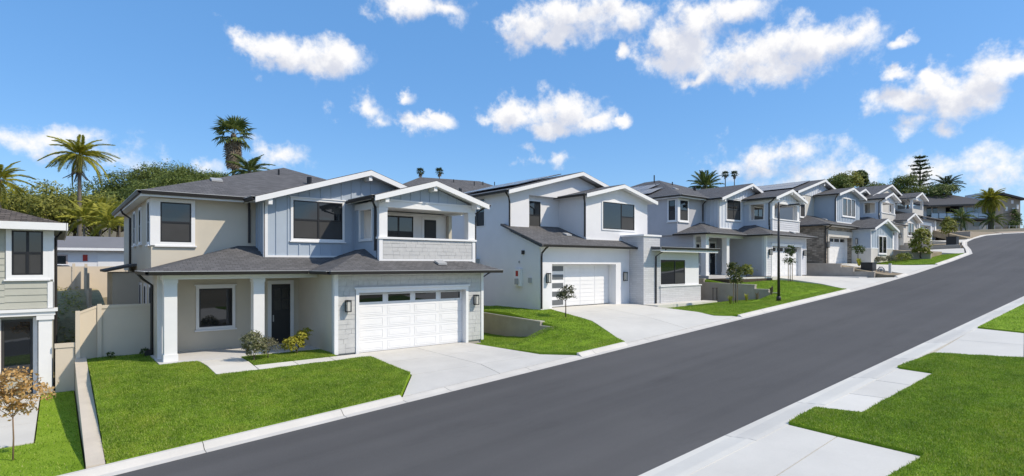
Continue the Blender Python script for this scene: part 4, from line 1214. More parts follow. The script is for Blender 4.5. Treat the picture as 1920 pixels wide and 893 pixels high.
slabs('slab', d4, [(49.6, 15.6), (55.2, 15.2), (54.6, 19.4), (49.2, 19.4)], drive_z(3.32, 18.9), 2, 2)
slabs('slab', d4, [(49.0, CURB + .03), (56.5, CURB + .03), (55.2, 15.2), (49.6, 15.6)], drive_z(3.32, 18.9), 2, 1)
d5 = ground('driveway', (70, 17, 4.6))
slabs('slab', d5, [(66.6, 13.5), (73.2, 14.9), (74.5, 21.2), (68.6, 21.2)], lambda x, y: lerp(zr(x) + .05, 4.7, np.clip((y - 14) / 7, 0, 1)), 2, 3)
d6 = ground('driveway', (83, 18, 6))
slabs('slab', d6, [(80.5, 16.6), (86.5, 17.0), (86, 21.1), (80.6, 21.1)], lambda x, y: lerp(zr(x) + .05, 6.2, np.clip((y - 16.5) / 4.5, 0, 1)), 2, 2)
w1 = ground('front_walk', (5.5, 18.6, 0))
zwalk = lambda x, y: lerp(zr(x) + .12, .08, np.clip((y - CURB) / (20.2 - CURB) * 1.15, 0, 1))
slabs('slab', w1, [(4.8, 18.12), (8.38, 18.08), (8.38, 18.68), (4.8, 18.72)], lambda x, y: zwalk(x, y) + .012, 3, 1)
slabs('slab', w1, [(3.62, 18.2), (4.79, 18.12), (4.79, 20.34), (3.55, 20.34)], lambda x, y: zwalk(x, y) + .012, 1, 2)
d0 = ground('entry_walk', (-3, 19.5, -.8))
slabs('slab', d0, [(-6, 16.7), (-.42, 16.7), (-.42, 22.95), (-6, 22.95)], lambda x, y: -.83 + 0 * x, 2, 3)

# right-hand side of the street
zR = lambda x, y: zr(x) + .055
dA = ground('driveway', (8, 3, -.3))
for q in ([(3.0, 4.27), (7.2, 4.27), (7.2, 5.38), (3.0, 5.5)], [(7.22, 4.27), (11.50, 4.27), (11.57, 5.24), (7.22, 5.38)], [(3.0, 3.06), (7.2, 3.06), (7.2, 4.25), (3.0, 4.25)], [(7.22, 3.06), (10.02, 3.06), (11.44, 2.88), (11.50, 4.25), (7.22, 4.25)],
          [(3.0, -3), (7.2, -3), (7.2, 3.04), (3.0, 3.04)], [(7.22, -3), (9.5, -3), (10.0, 3.04), (7.22, 3.04)]):
    sheet('slab', q, zR, LIGHT_TONES[int(q[0][0] * 3 + q[0][1] * 2) % 3], dA, .9, .12)
wA = ground('walk', (15.5, 4.8, .3))
slabs('slab', wA, [(13.22, 4.43), (17.82, 4.27), (17.93, 5.15), (12.97, 5.26)], zR, 3, 1)
dB = ground('driveway', (23.5, 2, .7))
slabs('slab', dB, [(21.1, 2.96), (25.72, 3.6), (26.1, 4.97), (20.5, 4.93)], zR, 2, 1)
slabs('slab', dB, [(22, -3), (27, -3), (25.72, 3.6), (21.1, 2.96)], zR, 2, 2)

# --- lawns
def z_lot0(x, y): return lerp(zr(x) + .12, -.85, np.clip((y - CURB) / 3.5, 0, 1))
def z_lot1(x, y): return lerp(zr(x) + .13, .09, np.clip((y - CURB) / (20.2 - CURB) * 1.15, 0, 1))
def z_mid(wall_x, wall_y, padL, padR, x0):
    """the strip between two lots: lower lot left of the retaining wall, upper lot right of it"""
    def f(x, y):
        t = np.clip((y - 14.3) / (20.2 - 14.3), 0, 1)
        zl, zu = lerp(zr(x) + .13, padL, t), lerp(zr(x) + .13, padR, t)
        w = np.where(y < wall_y, sm((x - x0) / (wall_x - x0)), np.where(x > wall_x, 1.0, 0.0))
        return lerp(zl, zu, w)
    return f
z12 = z_mid(16.32, 17.1, -.14, .97, 13.6)
z23 = z_mid(32.62, 15.4, .70, 2.25, 29.5)
LAWNS = [
 ('lawn', [(-14, CURB + .06), (.40, CURB + .06), (.40, 22.9), (-.40, 22.9), (-.40, 16.68), (-14, 16.68)], z_lot0, 45000),
 ('lawn', [(.74, CURB + .04), (7.15, CURB + .04), (8.4, 15.2), (8.40, 18.05), (3.6, 18.16), (3.5, 20.33), (2.43, 20.33), (2.43, 23.3), (.74, 23.3)], z_lot1, 330000),
 ('lawn', [(4.82, 18.74), (7.47, 18.7), (7.47, 20.33), (4.82, 20.33)], z_lot1, 24000),
 ('lawn', [(13.93, CURB + .04), (16.32, CURB + .04), (16.32, 24), (13.93, 24), (13.93, 18.8), (13.15, 18.8), (13.3, 14.6)], z12, 60000),
 ('lawn', [(16.34, CURB + .04), (16.5, CURB + .04), (18.5, 17), (19.15, 20.35), (18.46, 20.35), (18.46, 24), (16.34, 24)], z12, 40000),
 ('lawn', [(25.6, 18.4), (24.95, 16.2), (24.2, 14.3), (24.75, CURB + .04), (32.6, CURB + .04), (32.6, 18.4)], z23, 70000),
 ('lawn', [(32.64, CURB + .04), (37.85, CURB + .04), (39.15, 15.5), (39.6, 18.5), (33.0, 18.5), (33.0, 20.3), (32.64, 20.3)], z23, 60000),
 ('lawn', [(56.6, CURB + .04), (66.4, CURB + .04), (66.6, 15.2), (61.4, 17.3), (55.3, 17.6), (55.3, 15.3)], lambda x, y: lerp(zr(x) + .13, 3.35 + .06 * (x - 56), np.clip((y - CURB) / 4, 0, 1)), 40000),
 ('lawn', [(11.62, 5.22), (12.93, 5.24), (13.19, 4.39), (17.86, 4.23), (17.98, 5.12), (20.44, 4.9), (21.05, 2.94), (21.95, -3), (9.55, -3), (10.07, 3.02), (11.48, 2.84)], lambda x, y: zr(x) + .10, 420000),
 ('lawn', [(26.18, 4.93), (25.78, 3.6), (27.05, -3), (60, -3), (60, 4.25), (34.8, 4.75)], lambda x, y: zr(x) + .10, 120000)]
for k, (nm, poly, zf, nb) in enumerate(LAWNS):
    sheet(nm, poly, zf, LAWN, None, .7, .25, kind='structure')
    grass(poly, zf, int(nb * 1.15), .036, .009, k)

# --- bare lots and side yards
def yard(poly, z, mat=DIRT): sheet('yard', poly, lambda x, y: z + 0 * x, mat, None, 1.5, .8, kind='structure')
yard([(-14, 23.3), (.45, 23.3), (.45, 33), (-14, 33)], -.95)
yard([(.75, 23.3), (2.6, 23.3), (2.6, 33), (.75, 33)], -.02)
yard([(13.9, 24), (16.3, 24), (16.3, 33), (13.9, 33)], -.15)
yard([(16.34, 24), (18.5, 24), (18.5, 33), (16.34, 33)], .93)
yard([(31.2, 18.4), (32.6, 18.4), (32.6, 33), (31.2, 33)], .76)
yard([(32.64, 20.3), (33.9, 20.3), (33.9, 33), (32.64, 33)], 2.2)
yard([(45.3, 15.3), (47.1, 15.3), (47.1, 33), (45.3, 33)], 2.3, CONC)
sheet('planting_bed', [(33.0, 18.5), (38.72, 18.5), (38.72, 22.7), (33.0, 22.7)], lambda x, y: 2.27 + 0 * x, MULCH, None, 1, .6, kind='structure')
dirt = sheet('soil_bed', [(47.45, CURB + .05), (48.85, CURB + .05), (49.45, 15.6), (49.05, 18.9), (47.45, 18.9)], lambda x, y: lerp(zr(x) + .1, 3.22, np.clip((y - 14.3) / 3.6, 0, 1)), DIRT, None, .7, .6, kind='structure')
yard([(47.45, 18.9), (48.5, 18.9), (48.5, 33), (47.45, 33)], 3.25)
yard([(60.0, 17.3), (61.5, 17.3), (61.5, 33), (60, 33)], 3.35)
sheet('yard', [(61.52, 15.2), (66.5, 15.25), (68.5, 21.1), (61.52, 21.1)], lambda x, y: lerp(zr(x) + .15, 4.65, np.clip((y - CURB) / 4.5, 0, 1)), DIRT, None, 1, .8, kind='structure')
sheet('yard', [(74.6, 15.6), (80.4, 16.7), (80.4, 21.2), (74.6, 21.2)], lambda x, y: lerp(zr(x) + .15, 5.6, np.clip((y - 15.5) / 4.5, 0, 1)), DIRT, None, 1, .8, kind='structure')
sheet('yard', [(86.6, 17.1), (95, 17.5), (100, 16.6), (112, 20), (112, 30), (87, 30)], lambda x, y: lerp(zr(x) + .1, 8.3, np.clip((y - 17) / 6, 0, 1)), DIRT, None, 1.5, .8, kind='structure')
sheet('soil_strip', [(100.4, 16.2), (103.5, 13.2), (104.5, 6), (102.5, -4.5), (120, -6), (120, 20), (112, 20)], lambda x, y: zr(x) + .1 + .05 * np.clip(x - 104, 0, 30), surf('pale_soil', (.50, .40, .30), .95, .15, .6, fine=.15, fscale=6), None, 2, .6, kind='structure')
# planted bank rising behind the left houses
sheet('bank', [(-6, 27), (.45, 25), (2.0, 27.4), (1.6, 38), (-8, 38)], lambda x, y: lerp(-.9, 1.9, sm((y - 25) / 12)), surf('bank_soil', (.42, .36, .20), .95, .25, 1.2, fine=.35, fscale=9, bump=.8, bscale=9), None, 1, .8, kind='structure')

# ------------------------------------------------------------------ retaining walls and fences
def step_wall(name, label, x, th, runs, mat=WALLBLOCK, capmat=CONC_TAN, group='retaining walls between the lots'):
    """runs: (y0, y1, bottom0, bottom1, top0, top1) along the lot line, street end first"""
    ym = sum(r[0] + r[1] for r in runs) / len(runs) / 2
    h = thing(name, label, 'wall', (x, ym, min(min(r[2], r[3]) for r in runs)), group)
    for y0, y1, b0, b1, t0, t1 in runs:
        c = add('wall_section', MB().prism([(x - th / 2, y0, b0), (x - th / 2, y1, b1), (x - th / 2, y1, t1), (x - th / 2, y0, t0)], (th, 0, 0)), mat, h)
        add('coping', MB().prism([(x - th / 2 - .015, y0 - .015, t0 + .001), (x - th / 2 - .015, y1, t1 + .001), (x - th / 2 - .015, y1, t1 + .06), (x - th / 2 - .015, y0 - .015, t0 + .06)], (th + .03, 0, 0)), capmat, c)
    return h
step_wall('retaining_wall', 'tan retaining wall running to the kerb between the sage house and the blue gabled house', .57, .27, [(13.47, 23.3, -1.3, -1.3, -.72, .16)], TANWALL, TANWALL)
step_wall('retaining_wall', 'brown plastered retaining wall beside the nearest garage, stepped once at its street end', 16.33, .24, [(17.1, 17.85, -.3, -.3, .52, .52), (17.86, 24, -.3, -.3, .70, .86)])
step_wall('retaining_wall', 'grey stepped retaining wall behind the two staked saplings, left of the street lamp', 32.62, .24, [(15.2, 15.75, .6, .6, 1.52, 1.52), (15.76, 16.6, .6, .6, 1.70, 1.70), (16.61, 20.0, .2, .2, 1.95, 2.02), (20.01, 24, .2, .2, 2.25, 2.25)])
step_wall('retaining_wall', 'stepped grey retaining wall left of the stone garage, behind the black box', 47.28, .24, [(14.9, 16.3, 1.9, 1.9, 2.62, 2.62), (16.31, 17.2, 1.9, 1.9, 2.95, 2.95), (17.21, 22, 1.9, 1.9, 3.24, 3.3)])
step_wall('retaining_wall', 'brown retaining wall above the far lawn, right of the blue bay', 61.5, .24, [(14.9, 15.9, 3.0, 3.0, 4.25, 4.3), (15.91, 21, 3.0, 3.0, 4.42, 4.5)])
step_wall('retaining_wall', 'low grey retaining wall under the far black cabinet', 74.4, .24, [(15.4, 18, 4.5, 4.5, 5.25, 5.25), (18.01, 22, 4.5, 4.5, 5.62, 5.62)])
step_wall('retaining_wall', 'long low brown planter wall at the top of the street, right of the farthest garage', 88.6, .25, [(17.4, 21, 6, 6, 7.3, 7.3), (21.01, 25, 6, 6, 8.0, 8.0)])

# the tan vinyl fence left of the blue gabled house
f = thing('vinyl_gate', 'low tan vinyl gate beside the sage house corner post', 'gate', (.2, 22.9, -.85))
add('gate_panel', MB().box(-.06, .42, 22.88, 22.92, -.8, .56), TAN_FENCE, f); add('top_rail', MB().box(-.08, .43, 22.85, 22.95, .561, .70), TAN_FENCE, f); add('bottom_rail', MB().box(-.08, .43, 22.86, 22.94, -.87, -.801), TAN_FENCE, f)
f = thing('vinyl_fence', 'tall tan vinyl fence panels between the gate and the blue gabled house', 'fence', (1.5, 23.2, 0))
add('post', MB().box(.44, .56, 22.8, 22.92, -.4, 1.72), TAN_FENCE, f); add('post', MB().box(1.02, 1.14, 23.1, 23.22, -.05, 1.9), TAN_FENCE, f)
add('fence_panel', MB().prism([(.56, 22.86, .1), (1.02, 23.16, .1), (1.02, 23.16, 1.78), (.56, 22.86, 1.62)], (0, .04, 0)), TAN_FENCE, f)
add('top_rail', MB().prism([(.56, 22.84, 1.621), (1.02, 23.14, 1.781), (1.02, 23.14, 1.86), (.56, 22.84, 1.7)], (0, .08, 0)), TAN_FENCE, f)
add('fence_panel', MB().box(1.141, 2.6, 23.15, 23.19, .0, 1.75), TAN_FENCE, f); add('top_rail', MB().box(1.141, 2.6, 23.12, 23.22, 1.751, 1.86), TAN_FENCE, f)
f = thing('vinyl_fence', 'long tan vinyl fence along the top of the bank before the low bungalow', 'fence', (-2, 38.2, 1.8))
for k in range(7):
    x = -9 + 2.4 * k
    add('post', MB().box(x, x + .13, 38.1, 38.24, 1.3, 3.28), TAN_FENCE, f); add('fence_panel', MB().box(x + .131, x + 2.39, 38.15, 38.19, 1.3, 3.12), TAN_FENCE, f)
f = thing('vinyl_fence', 'tan vinyl fence climbing the bank between the two left houses', 'fence', (1.2, 31, 0))
for k in range(5):
    y0 = 26.2 + 2.35 * k; z0 = lerp(-.7, 1.6, sm((y0 - 25) / 12))
    add('post', MB().box(1.05, 1.17, y0, y0 + .12, z0 - .4, z0 + 1.75), TAN_FENCE, f); add('fence_panel', MB().box(1.09, 1.13, y0 + .121, y0 + 2.34, z0 - .3, z0 + 1.6), TAN_FENCE, f)
# ------------------------------------------------------------------ plants
LEAF_DARK = leafmat('leaf_dark', ((.03, .05, .012), (.07, .11, .025), (.15, .20, .05)), .25)
LEAF_PINE = leafmat('leaf_pine', ((.06, .085, .016), (.125, .165, .035), (.22, .27, .065)), .22)
LEAF_OLIVE = leafmat('leaf_olive', ((.12, .13, .025), (.25, .26, .05), (.42, .42, .11)), .3)
LEAF_YELLOW = leafmat('leaf_yellow', ((.20, .20, .02), (.38, .36, .04), (.58, .52, .10)), .3)
LEAF_BRONZE = leafmat('leaf_bronze', ((.36, .20, .06), (.60, .38, .14), (.76, .56, .30)), .35)
LEAF_SHRUB = leafmat('leaf_shrub', ((.045, .06, .02), (.17, .18, .07), (.52, .50, .34)), .25)
LEAF_GREY = leafmat('leaf_greygreen', ((.10, .10, .06), (.19, .185, .11), (.32, .30, .20)), .25)
FROND = leafmat('frond_green', ((.05, .08, .018), (.12, .165, .04), (.23, .27, .08)), .3)
FROND_Y = leafmat('frond_yellowgreen', ((.16, .17, .02), (.36, .36, .045), (.56, .51, .09)), .35)
FROND_DARK = leafmat('frond_dark', ((.03, .05, .028), (.07, .10, .05), (.13, .17, .09)), .2)
FROND_DEAD = leafmat('frond_dead', ((.12, .09, .055), (.22, .175, .12), (.33, .27, .2)), .2)

def leaf_quads(P, N, size, rs, aspect=.5):
    """one diamond leaf per point P, lying roughly across direction N"""
    m = len(P)
    N = N + rs.normal(0, .55, (m, 3)); N /= np.linalg.norm(N, axis=1)[:, None] + 1e-9
    t = rs.normal(0, 1, (m, 3)); t -= (t * N).sum(1)[:, None] * N; t /= np.linalg.norm(t, axis=1)[:, None] + 1e-9
    b = np.cross(N, t)
    s = (size * rs.uniform(.6, 1.35, m))[:, None]
    V = np.empty((m, 4, 3), np.float32)
    V[:, 0] = P - t * s * .5; V[:, 1] = P + b * s * .5 * aspect + N * s * .08; V[:, 2] = P + t * s * .5; V[:, 3] = P - b * s * .5 * aspect + N * s * .08
    return V.reshape(-1, 3)
def crown_points(lobes, n, rs, clump=.33, per=26):
    P, N = [], []
    vol = np.array([l[1][0] * l[1][1] + l[1][0] * l[1][2] for l in lobes]); pr = vol / vol.sum()
    for (c, r), p in zip(lobes, pr):
        k = max(3, int(n * p / per)); c, r = np.array(c), np.array(r)
        d = rs.normal(0, 1, (k, 3)); d /= np.linalg.norm(d, axis=1)[:, None]
        d[:, 2] = np.where(d[:, 2] < -.35, -d[:, 2], d[:, 2])
        rad = rs.uniform(.55, 1.0, k) ** .6
        cc = c + d * r * rad[:, None]
        for q, dd in zip(cc, d):
            w = clump * r.mean() * rs.uniform(.6, 1.3)
            o = rs.normal(0, .5, (per, 3)) * w * np.array([1, 1, .7])
            P.append(q + o); N.append(np.tile(dd, (per, 1)) * .7 + o / (w + 1e-6) * .5 + np.array([0, 0, .35]))
    return np.concatenate(P), np.concatenate(N)

def leafy(name, label, cat, base, lobes, n, size, mat, seed, trunk=.1, group=None, limbs=True, clump=.33, per=26, aspect=.5, barkmat=None, split=None):
    """tree or shrub: trunk, limbs up into each lobe, and a crown of single leaves; lobes relative to base"""
    rs = np.random.RandomState(seed)
    base = Vector(base)
    h = thing(name, label, cat, base, group)
    L = [((base.x + c[0], base.y + c[1], base.z + c[2]), r) for c, r in lobes]
    m = MB()
    low = min(c[2] - r[2] * .5 for c, r in lobes)
    fork = base + Vector((0, 0, max(.08, low)))
    if trunk:
        mid = base.lerp(fork, .5) + Vector((rs.normal(0, trunk * .4), rs.normal(0, trunk * .4), 0))
        m.tube([base + Vector((0, 0, -.1)), mid, fork], [trunk, trunk * .8, trunk * .65], 7)
        add('trunk', m, barkmat or BARK, h, smooth=True)
    if limbs:
        for c, r in L:
            q = Vector(c); k = fork.lerp(q, .55) + Vector((0, 0, -.06 * (q - fork).length))
            add('limb', MB().tube([fork - Vector((0, 0, .05)), k, q], [max(trunk * .5, .008), max(trunk * .3, .006), max(trunk * .12, .004)], 5), barkmat or BARK, h, smooth=True)
    P, N = crown_points(L, n, rs, clump, per)
    tri_object('crown', leaf_quads(P, N, size, rs, aspect), 4, mat, h)
    return h

def feather_mesh(name, L, droop, ll, mat, seed, n=26, w=.035):
    """pinnate palm frond along +x from the origin, arching down"""
    rs = np.random.RandomState(seed); V = []
    ts = np.linspace(.0, 1, n)
    def pt(t): return np.array([L * (t - .12 * droop * t * t), 0, L * (.32 * t - (.32 + .75 * droop) * t * t)])
    for a, b in zip(ts, ts[1:]):
        p, q = pt(a), pt(b); wa = w * (1 - .8 * a)
        V += [p + [0, -wa, 0], p + [0, wa, 0], q + [0, wa * .9, 0], q + [0, -wa * .9, 0]]
    for t in np.linspace(.13, .99, n * 2):
        p = pt(t); l = ll * (math.sin(math.pi * (t * .86 + .08)) ** .6) * rs.uniform(.85, 1.1)
        for s in (-1, 1):
            d = np.array([.62, s * .72, rs.normal(-.22 - .35 * droop, .12)]); d /= np.linalg.norm(d)
            e = p + d * l + np.array([0, 0, -.22 * l]); mid = p + d * l * .5
            wv = np.array([.5, -s * .3, .12]); wv = wv / np.linalg.norm(wv) * w * .95
            V += [p - wv * .6, mid - wv, e, mid + wv]
    V = np.array(V, np.float32)
    me = bpy.data.meshes.new(name); me.from_pydata(V.tolist(), [], [tuple(range(i, i + 4)) for i in range(0, len(V), 4)])
    me.materials.append(mat)
    return me
def fan_mesh(name, pet, R_, mat, seed, nb=15):
    rs = np.random.RandomState(seed); V = []
    V += [[0, -.025, 0], [0, .025, 0], [pet, .015, .12 * pet], [pet, -.015, .12 * pet]]
    c = np.array([pet, 0, .12 * pet])
    for k in range(nb):
        a = (k / (nb - 1) - .5) * 4.2
        d = np.array([math.cos(a), math.sin(a), 0]); l = R_ * (1 - .12 * abs(a) / 2.1) * rs.uniform(.85, 1.05)
        s = np.array([-d[1], d[0], 0]) * R_ * .07
        mid = c + d * l * .55 + [0, 0, -.04 * R_]; tip = c + d * l + [0, 0, -.30 * R_ * rs.uniform(.5, 1.3)]
        V += [c, mid - s, tip, mid + s]
    V = np.array(V, np.float32)
    me = bpy.data.meshes.new(name); me.from_pydata(V.tolist(), [], [tuple(range(i, i + 4)) for i in range(0, len(V), 4)])
    me.materials.append(mat)
    return me
def palm(label, base, height, kind, L, nf, mat, seed, group='palms', tr=.2, dead=0, lean=(0, 0), droop=.5, top=75, low=-35, skirt=0):
    rs = random.Random(seed)
    base = Vector(base)
    h = thing('palm_tree', label, 'palm', base, group)
    tip = base + Vector((lean[0], lean[1], height))
    n = 7
    pts = [base.lerp(tip, k / n) + Vector((0, 0, -.3 if k == 0 else 0)) for k in range(n + 1)]
    add('trunk', MB().tube(pts, [tr * (1.25 - .5 * k / n) for k in range(n + 1)], 9), PALMBARK, h, smooth=True)
    add('crown_shaft', MB().lathe((tip.x, tip.y, tip.z - L * .1), [(tr * .8, -L * .12), (tr * 1.5, 0), (tr * 1.1, L * .1), (tr * .4, L * .17)], 9), mat if kind == 'king' else PALMBARK, h, smooth=True)
    if kind == 'fan':
        ms = [fan_mesh('frond', L * .5, L * .55, mat, seed * 7 + k) for k in range(3)]
        dm = fan_mesh('frond', L * .35, L * .5, FROND_DEAD, seed * 7 + 5)
    else:
        ms = [feather_mesh('frond', L, droop * (.7 + .35 * k), L * .27, mat, seed * 7 + k, w=.012 * L + .006) for k in range(3)]
        dm = feather_mesh('frond', L * .9, 1.4, L * .2, FROND_DEAD, seed * 7 + 9, w=.012 * L + .006)
    ga = math.pi * (3 - math.sqrt(5))
    for k in range(nf):
        t = k / max(1, nf - 1)
        pitch = R(top + (low - top) * t + rs.uniform(-9, 9))
        az = k * ga + rs.uniform(-.2, .2)
        copy_at('frond', ms[k % 3], tip + Vector((math.cos(az), math.sin(az), 0)) * tr * .4 + Vector((0, 0, -L * .05 * t)), h, (R(rs.uniform(-14, 14)), -pitch, az), (1,) * 3 if kind != 'fan' else (rs.uniform(.85, 1.1),) * 3)
    for k in range(dead):
        az = k * ga + .4
        o = copy_at('dead_frond', dm, tip + Vector((math.cos(az), math.sin(az), 0)) * tr * .6 + Vector((0, 0, -L * .08 - skirt * rs.random())), h, (R(rs.uniform(-20, 20)), R(rs.uniform(58, 80)), az), (rs.uniform(.8, 1.05),) * 3)
    return h

def blades(name, label, cat, base, n, hgt, mat, seed, group=None, spread=.5, w=.02):
    """strap-leaved clump, each leaf its own piece"""
    rs = random.Random(seed); base = Vector(base)
    h = thing(name, label, cat, base, group)
    for k in range(n):
        az = rs.uniform(0, 6.28); l = hgt * rs.uniform(.7, 1.15); o = rs.uniform(.3, 1) * spread * hgt
        d = Vector((math.cos(az), math.sin(az), 0)); s = Vector((-d.y, d.x, 0)) * w
        p0, p1, p2 = base + d * .02, base + d * o * .45 + Vector((0, 0, l * .7)), base + d * o + Vector((0, 0, l * rs.uniform(.75, 1)))
        m = MB(); m.face([p0 - s, p0 + s, p1 + s, p1 - s]); m.face([p1 - s, p1 + s, p2])
        add('leaf', m, mat, h)
    return h
def stakes(par, base, dx=.22, hgt=1.5):
    for s in (-1, 1):
        add('stake', MB().tube([Vector(base) + Vector((s * dx, 0, -.1)), Vector(base) + Vector((s * dx, 0, hgt))], .025, 6), STAKE, par)

def cam_pt(px, py, d):
    """a world position given as bearing and depth"""
    a = (px - 960) / 1040
    return Vector(((UX * a + UY) * d, (-UY * a + UX) * d, CAM_H - (py - 496) / 1040 * d))

# --- front-garden plants
t = leafy('sapling', 'bronze leaved sapling on a thin trunk in front of the sage house', 'tree', (-.72, 15.4, -.84),
      [((-.35, 0, 1.25), (.42, .4, .28)), ((.3, .1, 1.3), (.38, .4, .3)), ((.0, -.1, 1.65), (.32, .3, .28)), ((.05, .2, 1.02), (.3, .3, .12)), ((-.3, .1, 1.6), (.2, .2, .2))], 1500, .09, LEAF_BRONZE, 3, .018, per=7, clump=.4, barkmat=STAKE)
leafy('shrub', 'round variegated shrub beside the porch post of the blue gabled house', 'shrub', (4.95, 19.35, .02), [((0, 0, .62), (.36, .36, .42)), ((.12, .1, .35), (.34, .34, .3))], 2600, .07, LEAF_SHRUB, 5, .03, per=14, clump=.3)
leafy('shrub', 'sparse grey green shrub leaning against the round variegated shrub', 'shrub', (5.45, 19.55, .03), [((0, 0, .4), (.32, .3, .34))], 1200, .05, LEAF_GREY, 6, .02, per=12, clump=.35)
leafy('shrub', 'bright yellow green shrub beside the front walk of the blue gabled house', 'shrub', (6.5, 19.9, .05), [((-.12, 0, .34), (.36, .34, .3)), ((.2, .05, .58), (.26, .26, .24)), ((.38, .05, .76), (.14, .14, .14))], 1700, .09, LEAF_YELLOW, 7, .03, per=9, clump=.32)
leafy('shrub', 'small dark shrub by the tan fence, nearer the fence post', 'shrub', (1.35, 22.7, .08), [((0, 0, .12), (.14, .14, .12))], 160, .06, LEAF_DARK, 8, .01, per=8)
leafy('shrub', 'small dark shrub by the downspout of the blue gabled house', 'shrub', (2.3, 22.6, .08), [((0, 0, .16), (.14, .14, .14))], 160, .06, LEAF_DARK, 9, .01, per=8)
leafy('sapling', 'small round topped sapling on the lawn before the white garage', 'tree', (18.1, 18.2, float(z12(18.1, 18.2)) - .03), [((0, 0, 1.0), (.42, .4, .36)), ((.2, 0, 1.25), (.3, .3, .26)), ((-.22, .05, .95), (.26, .26, .22))], 1100, .085, leafmat('leaf_sapling', ((.03, .035, .02), (.07, .08, .035), (.16, .16, .08)), .25), 10, .03, per=12, clump=.35)
b = (29.9, 16.4, float(z23(29.9, 16.4)) - .03)
t = leafy('sapling', 'staked sapling growing in front of the grey stepped wall', 'tree', b, [((0, 0, 1.75), (.4, .4, .42)), ((.05, 0, 1.3), (.36, .36, .3)), ((-.1, .1, 2.1), (.25, .25, .28))], 800, .13, leafmat('leaf_sap2', ((.04, .055, .015), (.11, .13, .03), (.24, .25, .07)), .3), 12, .03, per=10, clump=.4)
stakes(t, b, .2, 1.3)
b = (39.0, 17.4, float(z23(39.0, 17.4)) - .03)
t = leafy('sapling', 'slender staked sapling in front of the grey house garage door', 'tree', b, [((0, 0, 1.9), (.32, .32, .42)), ((0, .05, 1.4), (.36, .36, .3)), ((.0, 0, 2.35), (.2, .2, .25))], 600, .13, LEAF_DARK, 13, .03, per=9, clump=.45)
stakes(t, b, .3, 1.4)
b = (54.0, 18.1, 3.2)
leafy('sapling', 'dark topped sapling beside the stone garage door', 'tree', (51.6, 17.5, 3.0), [((0, 0, 1.5), (.5, .45, .3)), ((.25, 0, 1.25), (.3, .3, .22))], 500, .14, LEAF_DARK, 14, .04, per=10, clump=.4)
leafy('shrub', 'yellow green shrub against the grey house wall', 'shrub', (37.2, 19.6, 2.3), [((0, 0, .5), (.5, .4, .45)), ((.3, 0, .35), (.35, .3, .3))], 500, .16, leafmat('leaf_lime', ((.12, .15, .02), (.24, .27, .05), (.38, .4, .1)), .3), 15, .03, per=10)
leafy('shrub', 'low dark shrub left of the yellow green shrub at the grey house', 'shrub', (35.9, 19.4, 2.3), [((0, 0, .22), (.26, .25, .22))], 200, .1, LEAF_DARK, 16, .02, per=8)
leafy('shrub', 'pale flowering shrub at the grey house porch step', 'shrub', (34.6, 19.3, 2.3), [((0, 0, .4), (.3, .3, .4))], 260, .12, LEAF_GREY, 17, .02, per=8)
for k, (x, y, z, hh, m, lab) in enumerate(((29.0, 16.2, 1.12, .55, FROND_Y, 'yellow striped strap leaved clump left of the staked sapling at the grey wall'), (30.75, 16.2, 1.2, .5, FROND_Y, 'yellow striped strap leaved clump right of the staked sapling at the grey wall'),
    (31.4, 15.9, 1.25, .5, FROND_DEAD, 'tan dry grass clump against the middle of the grey stepped wall'), (32.0, 15.35, 1.3, .55, FROND_DEAD, 'tan dry grass clump near the low end of the grey stepped wall'))):
    blades('strap_plant', lab, 'plant', (x, y, float(z23(x, y)) - .02), 26, hh, m, 30 + k, 'clumps along the grey stepped wall', .55, .028)
blades('strap_plant', 'yellow agave beside the black box in the bare soil bed', 'plant', (49.2, 16.6, 3.1), 18, .7, FROND_Y, 40, None, .7, .05)
leafy('tree', 'bushy yellow green young tree behind the far lawn', 'tree', (61.2, 15.6, 3.9), [((0, 0, 1.2), (.9, .8, .8)), ((.4, 0, 2.0), (.7, .6, .7)), ((-.4, 0, 1.9), (.55, .5, .6)), ((.1, 0, .5), (.8, .7, .4))], 1800, .24, LEAF_OLIVE, 18, .07, per=12)
for k, (x, y, z, r, m, lab) in enumerate(((56.6, 16.6, 3.4, .55, LEAF_GREY, 'pale flowering shrub at the left end of the far lawn'), (58.2, 16.2, 3.5, .6, LEAF_OLIVE, 'low spreading shrub in the middle of the far planting'), (59.6, 16.4, 3.6, .6, LEAF_PINE, 'dark green mounding shrub at the foot of the far retaining wall'), (55.6, 17.2, 3.4, .45, LEAF_GREY, 'grey shrub against the blue bay corner'))):
    leafy('shrub', lab, 'shrub', (x, y, z), [((0, 0, r * .5), (r, r, r * .6))], 420, .15, m, 50 + k, .02, 'shrubs on the far lawn', per=9)
leafy('tree', 'upright yellow green tree right of the farthest garage', 'tree', (79.6, 17.6, 5.7), [((0, 0, 1.7), (.85, .85, .9)), ((.2, 0, 2.4), (.6, .6, .6)), ((-.2, 0, 1.3), (.7, .7, .5))], 1300, .24, LEAF_OLIVE, 19, .07, per=12)

